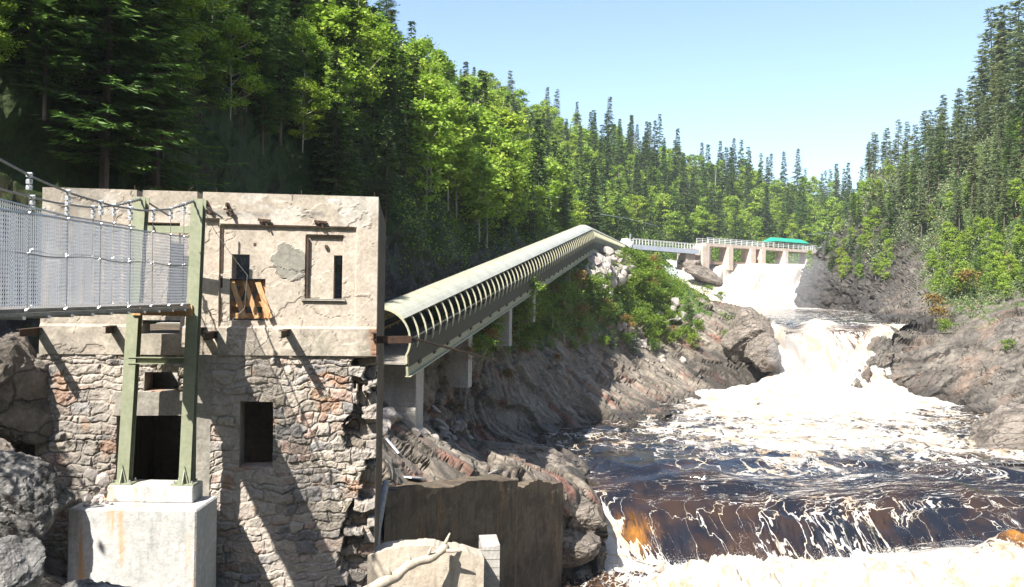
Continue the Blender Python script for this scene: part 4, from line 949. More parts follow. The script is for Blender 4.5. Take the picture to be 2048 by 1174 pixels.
for t, v in ((.55, (-.1, 0, .3)), (.75, (.1, -.05, .25)), (.97, (.15, 0, .35)), (.93, (.45, 0, -.02)), (.3, (-.1, -.1, .22))):
    b = lg0 + (lg1 - lg0) * t + (0, 0, .1); MB().tube([b, b + np.array(v) * .6, b + np.array(v)], [.05, .035, .015], 7).build('broken_branch', M_WOODG, lg, smooth=True)
pb = at(745, 1140, 23); 
MB().tube([at(742, 1150, 22), at(752, 1060, 23.5), at(772, 965, 26)], [.16, .14, .1], 8).build('leaning_timber', M_DEADW, None, at(742, 1150, 22))
tag(bpy.data.objects['leaning_timber'], 'dark weathered timber leaning against the shaded right side of the ruin', 'timber')
def plank(px0, py0, px1, py1, Y0, Y1, wdt, label, mat=M_DECK):
    a, b = at(px0, py0, Y0), at(px1, py1, Y1); a[2] += .12; b[2] += .12
    o = MB().bar(a, b, wdt, .05).build('plank', mat, None, a); tag(o, label, 'plank', 'loose planks on the shaded rock')
def on(G, px, py, dz=0, ymin=0): 
    p = surf(G, px, py, ymin); p[2] += dz; return p
def plank2(G, a, b, wdt, label, mat):
    p, q = on(G, *a, .12), on(G, *b, .12); o = MB().bar(p, q, wdt, .05).build('plank', mat, None, p); tag(o, label, 'plank', 'loose planks on the shaded rock')
plank2(LBG, (775, 884), (803, 912), .12, 'narrow grey plank lying diagonally on the dark rock beside the ruin', M_WHITE)
plank2(LBG, (815, 955), (847, 964), .4, 'short wide greyish board lying above the retaining wall', M_WHITE)
plank2(LBG, (960, 953), (998, 944), .1, 'thin pale stick lying near the end of the retaining wall', M_DEADW)

# ------------------------------------------------------------------ boulders and rubble
def rock_mesh(seed, sub=4, ang=.35, sc=(1, 1, 1), freq=1.3, cuts=11, lo=.55):
    bm = bmesh.new(); bmesh.ops.create_icosphere(bm, subdivisions=sub, radius=1)
    V = np.array([v.co[:] for v in bm.verts]); r = np.random.default_rng(seed)
    # cut by random planes for a broken, facetted look
    for _ in range(cuts):
        n = r.normal(size=3); n /= np.linalg.norm(n); dct = r.uniform(lo, .95); k = V @ n; over = np.clip(k - dct, 0, None); V = V - over[:, None] * n * .92
    V = V * (1 + ang * fbm(V * freq + seed * 3.1, 5, seed)[:, None]) * np.array(sc)
    Fc = np.array([[v.index for v in f.verts] for f in bm.faces]); bm.free(); return V, Fc
def boulder(name, c, sc, rot, seed, mat, label, cat='boulder', group=None, sub=5, ang=.35, freq=1.3):
    V, Fc = rock_mesh(seed, sub, ang, sc, freq); R = np.array(Matrix.Rotation(rot[2], 3, 'Z') @ Matrix.Rotation(rot[1], 3, 'Y') @ Matrix.Rotation(rot[0], 3, 'X'))
    V = V @ R.T; n = V.copy(); n /= np.linalg.norm(n, axis=1, keepdims=True); V = V + n * (.11 * max(sc) * terrace(fbm(V * 2.0 / max(sc) + seed, 5, seed + 3, .62), 4))[:, None]
    o = link_mesh(name, V + np.array(c), Fc, mat, origin=c); return tag(o, label, cat, group)
boulder('boulder', at(22, 1015, 16.2), (1.12, .8, 1.0), (0, .35, .2), 5, M_BOULDER, 'huge cracked grey boulder leaning against the left edge of the concrete block', sub=6, ang=.4)
boulder('boulder', at(-60, 940, 16.6), (1.25, 1, .75), (.2, .4, 0), 8, M_BOULDB, 'broad sunlit brown slab of rock behind the huge grey boulder at the left edge', sub=6)
boulder('boulder', at(165, 1225, 11.6), (.95, .7, .52), (0, .1, .3), 11, M_BOULDER, 'pale grey rounded boulder filling the bottom left corner', sub=6, ang=.25)
boulder('boulder', at(10, 1130, 13.2), (.6, .6, .5), (0, 0, 1), 15, M_BOULDER, 'dark rock wedged under the huge boulder at the left edge', sub=5)
boulder('boulder', at(30, 800, 17.8), (1.1, .9, 1.3), (0, 0, 1), 17, M_BOULDB, 'dark shaded rock face left of the masonry wall', sub=5)
boulder('boulder', at(2035, 872, 60), (4.6, 3.4, 1.75), (.1, -.22, .3), 21, M_BOULDB, 'big smooth grey brown boulder at the right edge beside the pool', sub=6, ang=.22, freq=1.0)
boulder('boulder', at(1038, 918, 50), (4.2, 2.4, 1.0), (0, .12, .2), 23, M_BOULDB, 'long flat brown rock slab jutting into the pool from the left bank', sub=6, ang=.28)
boulder('boulder', at(1150, 1035, 42.6), (1.15, 1.6, 1.3), (0, .1, .5), 27, M_BOULDB, 'blocky rock at the end of the retaining wall beside the small fall', sub=6, ang=.3)
boulder('boulder', at(1120, 1085, 41.6), (1.9, 1.4, 1.1), (0, .1, .1), 28, M_BOULDB, 'dark wet rock at the water under the end of the retaining wall', sub=6, ang=.3)
boulder('boulder', at(1490, 668, 91.5), (2.9, 2.6, 2.9), (0, .1, .5), 31, M_BOULDB, 'tall rounded rock knob with a green tuft beside the top of the middle falls', sub=6, ang=.3)
boulder('boulder', at(1528, 708, 88.5), (2.1, 2.2, 2.2), (0, .3, .5), 33, M_BOULDB, 'smooth wet rock shoulder below the rock knob, washed by the middle falls', sub=6, ang=.2)
boulder('boulder', at(1420, 630, 104), (3.2, 3, 2.0), (0, .1, .5), 35, M_BOULDB, 'squat rock block behind the rock knob, below the upper falls', sub=6, ang=.3)
boulder('boulder', at(1405, 552, 168), (4.2, 3, 1.6), (0, .4, .1), 37, M_BOULDB, 'dark rock rib splitting the side stream from the upper falls', sub=5, ang=.3)
boulder('boulder', at(1385, 527, 175), (2.6, 2, .9), (0, 0, .1), 38, M_BOULDB, 'dark rock at the foot of the dam abutment', sub=5, ang=.3)
protos = [link_mesh('rubble_block', *rock_mesh(100 + i, 3, .1, (1, 1, 1), 1.3, 16, .4), M_RUBBLE) for i in range(5)]
def scatter_rocks(boxes, n, smin, smax, label, group, G=LBG, ymin=0, lift=.25):
    for i in range(n):
        b = boxes[rng.integers(len(boxes))]; t, q = rng.random(2); px = b[0] + (b[2] - b[0]) * t + (b[4] if len(b) > 4 else 0) * q; py = b[1] + (b[3] - b[1]) * q
        p = surf(G, px, py, ymin); s = rng.uniform(smin, smax); base = protos[rng.integers(5)]
        o = base.copy() if base.get('label') else base
        if o is not base: COL.objects.link(o)
        o.location = tuple(p + (0, 0, s * lift)); o.rotation_euler = tuple(rng.uniform(0, 6, 3)); o.scale = tuple(s * rng.uniform(.6, 1.2, 3)); tag(o, label, 'rock', group)
scatter_rocks([(1172, 505, 1250, 545), (1172, 515, 1215, 560), (1195, 540, 1265, 565)], 95, .3, .95, 'pale angular block in the rubble heap under the top of the covered walkway', 'pale blocks of the rubble heap')
scatter_rocks([(1232, 648, 1250, 690, 45)], 60, .2, .5, 'small pale stone in the narrow scree running down to the slabs', 'small stones of the scree')
scatter_rocks([(1325, 708, 1370, 728), (1385, 640, 1400, 655)], 9, .25, .5, 'small pale stone lying on the rock slabs below the shrubs', 'stones on the slabs')
scatter_rocks([(760, 820, 880, 870), (870, 850, 940, 880)], 45, .15, .5, 'brownish loose rock beside the foot of the first walkway pier', 'loose rocks below the first pier')
scatter_rocks([(1200, 555, 1380, 640)], 14, .3, .7, 'pale rock showing among the shrubs on the left bank', 'rocks among the shrubs')
for i in range(26):
    base = protos[rng.integers(5)]; o = base.copy(); COL.objects.link(o); s = rng.uniform(.035, .12)
    if i < 16: p = np.array((rng.uniform(-8.9, -7.9), rng.uniform(16.8, 17.25), -4.31)); lb, gp = 'small broken stone lying on top of the large concrete block', 'stones on the concrete block'
    else: p = at(rng.uniform(175, 215), rng.uniform(940, 1000), 17.2); s *= 1.6; lb, gp = 'loose stone wedged between the huge boulder and the masonry wall', 'stones behind the huge boulder'
    o.location = tuple(p); o.rotation_euler = tuple(rng.uniform(0, 6, 3)); o.scale = (s, s * 1.1, s * .6); tag(o, lb, 'rock', gp)
for i in range(24):
    base = protos[rng.integers(5)]; o = base.copy(); COL.objects.link(o); s = rng.uniform(.08, .28); sx = wp(440, 1100)[0] + rng.uniform(0, 3.0)
    p = W(sx, -6.45 - .25 * (sx - 3.6), rng.uniform(.1, .6)); o.location = tuple(p); o.rotation_euler = tuple(rng.uniform(0, 6, 3)); o.scale = (s, s * 1.1, s * .7); tag(o, 'fallen stone at the foot of the masonry wall', 'rock', 'stones at the foot of the masonry')

# ------------------------------------------------------------------ trees
def quads(c, ax, bx, rnd):
    """kite shaped leaves: centre, half axes (n,3), per leaf value"""
    n = len(c); V = np.stack([c - ax, c + bx * .9 + ax * .1, c + ax, c - bx * .9 + ax * .1], 1).reshape(-1, 3)
    return V, np.arange(n * 4).reshape(n, 4), np.repeat(rnd, 4)
def rdir(r, n):
    v = r.normal(size=(n, 3)); return v / np.linalg.norm(v, axis=1, keepdims=True)
def conifer(name, seed, H_, R_, bare, leafm, whorls, perw, sprays, ls, droop=.25, thin=0.0, top=.85, bark=M_BARKD, wr=.3):
    r = np.random.default_rng(seed); root = empty(name, (0, 0, 0)); tm = MB()
    lean = r.normal(0, .012, 2) * H_; tz = np.linspace(0, 1, 9)
    line = lambda t: np.array((lean[0] * t * t, lean[1] * t * t, H_ * t))
    tm.tube([line(t) + (0, 0, -.8 if t == 0 else 0) for t in tz], [.013 * H_ * (1 - t * .93) for t in tz], 6)
    C, A, B, K = [], [], [], []
    for i in range(whorls):
        t = bare + (1 - bare) * (i + r.random() * .7) / whorls
        if r.random() < thin: continue
        clump = r.random(); gap = r.uniform(.75, 1.15)
        for k in range(perw):
            if r.random() < .12 + thin * .4: continue
            t_ = min(.985, max(bare, t + r.normal(0, .6) * (1 - bare) / whorls)); a = r.uniform(0, 2 * math.pi); hh = (t_ - bare) / (1 - bare); L = (R_ * (1 - hh) ** top * min(1, .55 + hh * 3) + .12) * r.uniform(.6, 1.12) * gap
            o = line(t_); d = np.array((math.cos(a), math.sin(a), 0)); sd_ = np.array((-d[1], d[0], 0))
            ns = max(2, int(sprays * L / R_ + 1)); f = (np.arange(ns) + r.random(ns)) / ns * .95 + .05
            dr = droop * r.uniform(.6, 1.3); zc = -dr * L * (f * 1.6 - f ** 3 * .8) + (.25 - .2 * (1 - hh)) * L * f * hh
            p = o + d * (L * f)[:, None]; p[:, 2] += zc
            if L > R_ * .45: tm.tube([o, o + d * L * .5 + (0, 0, np.interp(.5, f, zc)), o + d * L * .92 + (0, 0, zc[np.argmax(f)])], [.012 * L + .01, .008 * L, .004], 3, cap=False)
            for sgn in (-1, 1, 0):
                yaw = sgn * r.uniform(.5, 1.0, ns); dv = d * np.cos(yaw)[:, None] + sd_ * np.sin(yaw)[:, None]; dv = dv + np.array((0, 0, -1)) * r.uniform(-.05, .45, ns)[:, None]
                l_ = ls * r.uniform(.6, 1.25, ns) * (.6 + .4 * (1 - f)); bx = np.cross(dv, (0, 0, 1)) ; bx /= np.linalg.norm(bx, axis=1, keepdims=True) + 1e-6
                roll = r.normal(0, .6, ns)[:, None]; bx = bx * np.cos(roll) + np.array((0, 0, 1)) * np.sin(roll)
                C.append(p + dv * l_[:, None] * .8); A.append(dv * l_[:, None]); B.append(bx * (l_ * wr)[:, None]); K.append(np.clip(.3 * clump + .35 * r.random(ns) + .35 * f, 0, 1))
    V, Fq, k_ = quads(*[np.concatenate(x) for x in (C, A, B, K)])
    tm.build('trunk', bark, root); link_mesh('crown', V, Fq, leafm, root, attrs={'rnd': k_}); return root
def broadleaf(name, seed, H_, R_, nclump, nleaf, lsz, leafm, bark=M_BARKP, base=.22, cl=.55):
    r = np.random.default_rng(seed); root = empty(name, (0, 0, 0)); tm = MB(); lean = r.normal(0, .06, 2) * H_
    line = lambda t: np.array((lean[0] * t ** 1.5 + .012 * H_ * math.sin(t * 7 + seed), lean[1] * t ** 1.5, H_ * t))
    tz = np.linspace(0, .96, 10); tm.tube([line(t) + (0, 0, -.8 if t == 0 else 0) for t in tz], [.009 * H_ * (1 - t * .9) for t in tz], 7)
    C, A, B, K = [], [], [], []
    for i in range(nclump):
        t = base + (1 - base) * r.random() ** .8; hh = (t - base) / (1 - base); a = r.uniform(0, 2 * math.pi)
        rad = R_ * math.sin(math.pi * min(1, .12 + hh * .88)) ** .7 * r.uniform(.35, 1.15); up = r.uniform(.2, .7) * rad
        o = line(t * .82); tip = o + np.array((math.cos(a) * rad, math.sin(a) * rad, up + H_ * .04))
        if i % 3 == 0: tm.tube([o, (o + tip) / 2 + (0, 0, -.04 * rad), tip], [.006 * H_ * (1 - hh * .6), .003 * H_, .008], 4, cap=False)
        n = int(nleaf * r.uniform(.5, 1.3)); cs = cl * r.uniform(.6, 1.3)
        c = tip + r.normal(size=(n, 3)) * np.array((cs, cs, cs * .5)); clump = r.random()
        nrm = rdir(r, n) * .8 + np.array((0, 0, .8)) + (c - o) * .15; nrm /= np.linalg.norm(nrm, axis=1, keepdims=True)
        ax = np.cross(nrm, rdir(r, n)); ax /= np.linalg.norm(ax, axis=1, keepdims=True); bx = np.cross(nrm, ax); s_ = lsz * r.uniform(.6, 1.3, n)[:, None]
        C.append(c); A.append(ax * s_); B.append(bx * s_ * .75); K.append(np.clip(.5 * clump + .5 * r.random(n), 0, 1))
    V, Fq, k_ = quads(*[np.concatenate(x) for x in (C, A, B, K)])
    tm.build('trunk', bark, root); link_mesh('crown', V, Fq, leafm, root, attrs={'rnd': k_}); return root
def snag(name, seed, H_):
    r = np.random.default_rng(seed); tm = MB(); tm.tube([(0, 0, -.8), (.02 * H_ * r.normal(), 0, H_ * .5), (.03 * H_ * r.normal(), 0, H_)], [.014 * H_, .01 * H_, .003 * H_], 6)
    for i in range(34):
        t = r.uniform(.25, .98); a = r.uniform(0, 6.28); L = r.uniform(.3, 1.5) * (1.15 - t); tm.tube([(0, 0, H_ * t), (math.cos(a) * L, math.sin(a) * L, H_ * t - L * r.uniform(-.1, .4))], [.02, .006], 3, cap=False)
    return tm.build(name, M_DEADW)
used = set()
def shaded_ok(p, h):
    t = p[2] + h + 6; q = np.array((p[0] + .49 * t, p[1] + .78 * t, -6.0))
    return not (q[0] > -5.25 + (q[1] - 34.5) * .233 + 1.5 and proj(q)[0] > 1010 and q[1] < 105)
def place(proto, p, s, label, cat, group, rz=None, tilt=0.0, sz=None):
    o = proto if proto.name not in used else copy_tree(proto)
    if o is proto: used.add(proto.name)
    o.location = tuple(float(c) for c in p); o.scale = (s, s, sz or s)
    o.rotation_euler = (rng.normal(0, .02) + tilt, rng.normal(0, .02), rng.uniform(0, 6.28) if rz is None else rz); return tag(o, label, cat, group)

SPN = [conifer('spruce_tree', 500 + i, 11, 2.6, .12, L_FIR, 38, 9, 20, .24, .22, wr=.17) for i in range(3)]
SPM = [conifer('spruce_tree', 520 + i, 12, 2.7, .06, L_SPRUCE, 30, 8, 7, .4, .25, 0, 1.15) for i in range(4)]
SPF = [conifer('fir_tree', 540 + i, 12, 2.4, .05, L_FIR, 26, 7, 6, .42, .3, 0, 1.1) for i in range(3)]
JK = [conifer('pine_tree', 560 + i, 12, 1.7, .12 + .05 * i, L_JACK, 30, 7, 6, .34, .1, .08, .5) for i in range(5)]
BN = [broadleaf('birch_tree', 600 + i, 9, 2.3, 90, 90, .11, L_BIRCH, cl=.34, base=.08) for i in range(3)]
BM = [broadleaf('birch_tree', 620 + i, 9, 1.9, 74, 46, .165, L_BIRCH, cl=.33, base=.06) for i in range(5)]
BF = [broadleaf('aspen_tree', 640 + i, 10, 2.1, 58, 34, .24, L_BIRCH, cl=.42, base=.12) for i in range(4)]
SH = [broadleaf('shrub', 660 + i, 1.5, .75, 26, 40, .065, L_BUSH, M_BARKD, .08, .2) for i in range(4)]
L_DRY = mat_leaf('dry_brown_leaves', (0.16, 0.1, 0.03), (0.28, 0.17, 0.05), (0.34, 0.26, 0.09), 0.3)
SH.append(broadleaf('shrub', 671, 1.3, .75, 22, 34, .065, L_DRY, M_BARKD, .08, .2))
SF = [conifer('young_fir', 680 + i, 1.8, .75, .03, L_FIR, 12, 6, 5, .16, .15) for i in range(2)]
SN = [snag('dead_tree', 700 + i, 10) for i in range(4)]
pick = lambda L: L[rng.integers(len(L))]

HP = proj(HG.reshape(-1, 3)); HQ = HG.reshape(-1, 3)
def region(G, box, n, minsep, ymin=0, ymax=1e9, poly=None):
    Q = G.reshape(-1, 3); pp = proj(Q); out = []; tries = 0
    m = (pp[:, 0] > box[0] - 20) & (pp[:, 0] < box[2] + 20) & (pp[:, 1] > box[1] - 20) & (pp[:, 1] < box[3] + 20) & (Q[:, 1] > ymin) & (Q[:, 1] < ymax)
    Q = Q[m]; pp = pp[m]
    while len(out) < n and tries < n * 12:
        tries += 1; px = rng.uniform(box[0], box[2]); py = rng.uniform(box[1], box[3]); d = np.hypot(pp[:, 0] - px, pp[:, 1] - py); c = np.where(d < d.min() + 4)[0]
        if d.min() > 15: continue
        p = Q[c[np.argmin(Q[c, 1])]] + np.array((rng.normal(0, .5), rng.normal(0, .5), 0))
        if all(np.linalg.norm(p[:2] - q[:2]) > minsep for q in out[-150:]): out.append(p)
    return out
# dark mixed trees above the ruin
g1 = 'trees on the shaded cliff above the ruin'
for i, p in enumerate(region(HG, (-60, -60, 660, 300), 44, 1.3, 20, 75)):
    sc_ = np.clip(p[1] / 55, .55, 1.0)
    while sc_ > .3 and not shaded_ok(p, 11 * sc_): sc_ -= .08
    if rng.random() < .5: place(pick(SPN), p - (0, 0, .3), sc_ * rng.uniform(.6, 1.05), 'dark green fir on the shaded cliff above the ruined building', 'tree', g1)
    else: place(pick(BN), p - (0, 0, .3), sc_ * rng.uniform(.5, .95), 'leafy young birch on the shaded cliff above the ruined building', 'tree', g1)
# named individuals
def ind(proto, px, py, Y, s, label, cat='tree', tilt=0, G=HG):
    p = surf(G, px, py, Y)
    while s > .4 and not shaded_ok(p, 11 * s): s -= .08
    return place(proto, p - (0, 0, .4), s, label, cat, None, tilt=tilt)
ind(SPN[0], 480, 215, 36, .95, 'tall fir with drooping layered boughs on the cliff edge above the ruin roofline')
ind(BN[0], 330, 170, 30, .62, 'thin white stemmed birch with bright sunlit leaves above the left of the ruin')
ind(BN[1], 240, 120, 28, .55, 'bright leafed birch crown hanging out over the dark rock recess at top left')
ind(SPN[1], 640, 160, 40, 1.1, 'tall dark fir standing behind the white birch stems at top centre left')
ind(SPN[2], 780, 130, 60, 1.25, 'large dark fir reaching out of the top of the picture left of the skyline')
ind(BN[2], 700, 240, 45, .8, 'slanting birch with a pale trunk among the dark firs right of the ruin')
for i, (x, y, sc_) in enumerate(((-15.5, 22.5, 1.15), (-13.8, 24.5, 1.1), (-12.2, 25.5, 1.05), (-16.5, 25, 1.25), (-11.5, 27.5, .95), (-18.5, 22.5, 1.2))):
    q = HQ[np.argmin(np.hypot(HQ[:, 0] - x, HQ[:, 1] - y))]; place(SPN[i % 3], q - (0, 0, .5), sc_ * 1.1, 'tall dark fir rising straight behind the left end of the ruin', 'tree', 'firs behind the left end of the ruin')
# slope between ruin and skyline
g2 = 'trees on the steep slope behind the covered walkway'
for p in region(HG, (640, 0, 1010, 430), 85, 1.5, 40, 150):
    sl = 1.0
    while sl > .35 and not shaded_ok(p, 9 * sl): sl -= .1
    if sl <= .35: continue
    br = rng.random() < .3 + .45 * (proj(p)[0] > 820)
    if br: place(pick(BM), p - (0, 0, .3), sl * rng.uniform(.6, 1.0), 'bright green birch on the steep slope behind the covered walkway', 'tree', g2)
    else: place(pick(SPM + SPF), p - (0, 0, .3), sl * rng.uniform(.45, .75), 'dark spruce on the steep slope behind the covered walkway', 'tree', g2)
g3 = 'trees on the sunny slope above the top of the walkway'
for p in region(HG, (930, 120, 1270, 470), 170, 1.5, 60, 230):
    sl = 1.0
    while sl > .35 and not shaded_ok(p, 9 * sl): sl -= .1
    if sl <= .35: continue
    if rng.random() < .72: place(pick(BM + BF), p - (0, 0, .3), sl * rng.uniform(.6, 1.05), 'sunlit light green birch on the slope above the top of the walkway', 'tree', g3)
    else: place(pick(SPM), p - (0, 0, .3), sl * rng.uniform(.45, .9), 'spruce among sunlit birches above the top of the walkway', 'tree', g3)
g4 = 'trees on the far hillside behind the dam'
for p in region(HG, (1150, 190, 1740, 490), 265, 1.9, 150):
    k = rng.random(); s = rng.uniform(.75, 1.25)
    if k < .4: place(pick(SPM + SPF), p - (0, 0, .3), s, 'pointed dark spruce on the far hillside behind the dam', 'tree', g4, sz=s * 1.1)
    elif k < .93: place(pick(BF), p - (0, 0, .3), s * .85, 'round light green aspen on the far hillside behind the dam', 'tree', g4)
    else: place(pick(SN), p - (0, 0, .3), s, 'bare pale dead tree on the far hillside behind the dam', 'dead tree', 'dead trees on the far hillside')
# skyline trees along the ridge
for i in range(60):
    u = rng.uniform(150, 437); v = rng.uniform(140, 160); p = HG[int(u), int(v)]; pp = proj(p)
    if not (860 < pp[0] < 1780): continue
    k = rng.random(); s = rng.uniform(.7, 1.15)
    if k < .6: place(pick(SPM + JK[:2]), p - (0, 0, .3), s, 'skyline spruce standing on the far ridge against the sky', 'tree', 'trees along the ridge skyline')
    elif k < .85: place(pick(BF), p - (0, 0, .3), s * .8, 'skyline light green tree on the far ridge against the sky', 'tree', 'trees along the ridge skyline')
    else: place(pick(SN), p - (0, 0, .3), s, 'thin dead spire standing on the far ridge against the sky', 'dead tree', 'dead trees on the far hillside')
# right hand slope
g5 = 'slender pines on the steep right hand slope'
for p in region(RBG, (1735, 150, 2070, 480), 95, 1.2, 90):
    s = rng.uniform(.5, .85) * np.clip(p[1] / 130, .7, 1.1)
    if rng.random() < .25 and proj(p)[1] > 280: place(pick(BM), p - (0, 0, .3), s * .7, 'light green leafy tree on the steep right hand slope', 'tree', g5)
    else: place(pick(JK + SPF[:1]), p - (0, 0, .3), s, 'slender grey green pine on the steep right hand slope', 'tree', g5)
for p in region(RBG, (1610, 380, 1790, 560), 45, 1.0, 140):
    place(pick(SPF + BM), p - (0, 0, .3), rng.uniform(.3, .5), 'small green tree clinging to the dark cliff beside the dam', 'tree', 'small trees above the dark cliff')
for px, py, s in ((1745, 330, .8), (1770, 335, .9), (1790, 325, 1.0), (1815, 320, .95), (1835, 300, 1.05), (1860, 290, .95), (1880, 300, 1.1), (1905, 270, 1.0), (1925, 250, .95), (1950, 225, 1.15), (1975, 215, 1.3), (1985, 240, 1.9), (2000, 225, 1.5), (2015, 220, 1.7), (2035, 200, 1.8), (2060, 180, 1.8), (1960, 260, 1.4), (2045, 260, 1.5)):
    p = surf(RBG, px, py, 100); place(pick(JK), p - (0, 0, .4), s * .95, 'tall thin pine on the right hand ridge, outlined against the sky', 'tree', 'ridge pines at the right')
g6 = 'bright shrubs and saplings on the right bank'
for p in region(RBG, (1850, 470, 2060, 600), 55, .7, 80, 130):
    if rng.random() < .7: place(pick(BM), p - (0, 0, .2), rng.uniform(.22, .45), 'bright yellow green sapling growing over the right bank rocks', 'tree', g6)
    else: place(pick(SPF), p - (0, 0, .2), rng.uniform(.2, .4), 'small green fir growing over the right bank rocks', 'tree', g6)
for px, py, s in ((1870, 625, 1.8), (1880, 650, 1.6), (1888, 668, 1.2), (1900, 600, 2), (2015, 700, .9), (1935, 590, 2.2), (1990, 585, 2)):
    place(pick(SH), surf(RBG, px, py), s, 'leafy green shrub hanging down the right bank rocks', 'shrub', 'shrubs hanging on the right bank')
# shrubs of the left bank
g7 = 'shrubs on the left bank below the walkway'
for p in region(LBG, (1040, 570, 1385, 700), 92, .5, 55, 140):
    k = rng.random()
    if k < .7: place(pick(SH), p - (0, 0, .1), rng.uniform(.6, 1.6), 'leafy green shrub on the bank below the covered walkway', 'shrub', g7)
    else: place(pick(SF), p - (0, 0, .1), rng.uniform(.5, 1.2), 'low bushy young fir on the bank below the covered walkway', 'shrub', g7)
for p in region(LBG, (1268, 510, 1330, 600), 22, .6, 90, 190):
    place(pick(SH), p - (0, 0, .1), rng.uniform(.8, 1.5), 'light green shrub on the top of the bank near the footbridge', 'shrub', 'shrubs near the footbridge')
for p in region(LBG, (850, 620, 1060, 720), 30, .5, 40, 75):
    place(pick(SH), p - (0, 0, .1), rng.uniform(.5, 1.2), 'shaded shrub under the covered walkway beside the piers', 'shrub', 'shrubs beside the walkway piers')
for px, py, s, lb in ((1020, 775, .9, 'lone bright green shrub on the bare rock edge left of the slabs'), (1045, 690, 1.5, 'sunlit shrub with spreading leaves beside the third pier'), (1115, 722, .5, 'tiny green tuft at the top of the red rock slabs'),
                      (1485, 645, .9, 'green tuft growing on the front of the tall rock knob'), (1450, 675, .8, 'small shrub in the cleft left of the rock knob'), (1445, 600, 1.1, 'feathery shrub standing against the white upper falls'), (1425, 585, 1.0, 'thin pale shrub on the squat rock block')):
    place(pick(SH), surf(LBG, px, py), s, lb, 'shrub', None)
for px, py, ln, a in ((1205, 590, 3.5, 2.3), (1225, 610, 3, 2.0), (1318, 650, 2.5, .3), (1158, 620, 2.6, 1.55), (1275, 590, 3.4, 2.5), (1108, 660, 2.0, 1.6), (1345, 622, 3.0, 2.4)):
    p = surf(LBG, px, py); q = p + np.array((math.cos(a) * ln, -.4, math.sin(a) * ln * .5 + .6)); o = MB().tube([p + (0, 0, .2), (p + q) / 2 + (.1, 0, .35), q], [.05, .04, .015], 5).build('dead_branch', M_DEADW, None, p)
    tag(o, 'bleached dead branch lying among the shrubs on the left bank', 'branch', 'dead branches among the shrubs')
# leaves around the shaded birch left of the picture, throws dappled shade on the masonry
place(pick(BN), (-14.3, 12.2, -4.2), 1.0, 'birch standing just outside the left edge, beside the masonry wall', 'tree', None)

place(pick(BN), (-14.6, 14.6, -4.2), .95, 'birch standing outside the left edge, close behind the huge boulder', 'tree', None)
place(SPN[1], (-15.8, 13.2, -4.4), .85, 'fir standing outside the left edge, close behind the huge boulder', 'tree', None)
# undergrowth: loose leaf clumps covering the slopes
def undergrowth(name, G, mask, n, label, k=1.0, leafm=L_BUSH):
    Q = G.reshape(-1, 3); Nn = grid_normals(G).reshape(-1, 3); Nn *= np.sign(Nn[:, 2:] + 1e-6)
    idx = np.where(mask.ravel())[0]; pp = proj(Q[idx]); ok = (pp[:, 0] > -150) & (pp[:, 0] < 2250) & (pp[:, 1] > -250) & (Q[idx, 1] > 5); idx = idx[ok]
    c0 = rng.choice(idx, n // 14); sz0 = np.clip(Q[c0, 1] / 100, .75, 2.2) * k
    c = np.repeat(c0, 14); sz = np.repeat(sz0, 14); P = Q[c] + rng.normal(size=(len(c), 3)) * (.42 * sz)[:, None] + Nn[c] * (np.abs(rng.normal(0, .35, len(c))) * sz)[:, None]
    nr = rdir(rng, len(c)) * .8 + np.array((0, 0, .7)); ax = np.cross(nr, rdir(rng, len(c))); ax /= np.linalg.norm(ax, axis=1, keepdims=True); bx = np.cross(nr, ax); bx /= np.linalg.norm(bx, axis=1, keepdims=True)
    s_ = (.11 * sz * rng.uniform(.6, 1.4, len(c)))[:, None]; kk = np.clip(np.repeat(rng.random(n // 14), 14) * .6 + rng.random(len(c)) * .4, 0, 1)
    V, Fq, k_ = quads(P, ax * s_, bx * s_ * .8, kk); o = link_mesh(name, V, Fq, leafm, attrs={'rnd': k_}, origin=P.mean(0)); tag(o, label, 'undergrowth', kind='stuff')
undergrowth('undergrowth', HG, (hv > .35) & ((HG[..., 1] > 48) | (hv * 0 + np.arange(HG.shape[1])[None] > 110)), 130000, 'low green undergrowth covering the wooded slopes')
undergrowth('undergrowth', LBG, LBV + .9 * fbm(LBG * .4, 3, 4) > .6, 36000, 'low scrub and weeds on the left bank', .8)
undergrowth('undergrowth', RBG, RBV + .4 * fbm(RBG * .3, 3, 4) > .5, 70000, 'scrub and grass on the right hand slope', .9, L_JACK)

def mist(px, py, Y, r, dens, label):
    bm = bmesh.new(); bmesh.ops.create_icosphere(bm, subdivisions=3, radius=1); V = np.array([v.co[:] for v in bm.verts]); Fc = np.array([[v.index for v in f.verts] for f in bm.faces]); bm.free()
    V = V * (1 + .25 * fbm(V * 1.5 + px, 3, 5)[:, None]) * np.array(r); c = at(px, py, Y); mm = bpy.data.materials.new('drifting_mist'); mm.use_nodes = True; t = mm.node_tree
    for n in list(t.nodes):
        if n.type != 'OUTPUT_MATERIAL': t.nodes.remove(n)
    p = t.nodes.new('ShaderNodeVolumePrincipled'); p.inputs['Color'].default_value = (.95, .96, 1, 1); p.inputs['Density'].default_value = dens; t.links.new(p.outputs[0], t.nodes['Material Output'].inputs['Volume'])
    tag(link_mesh('mist', V + c, Fc, mm, origin=c), label, 'mist', kind='stuff')
mist(1600, 572, 166, (7, 5, 6.5), .035, 'pale spray drifting off the foot of the upper falls')
mist(1625, 705, 84, (4.6, 3, 2.4), .06, 'white spray hanging over the foot of the middle falls')
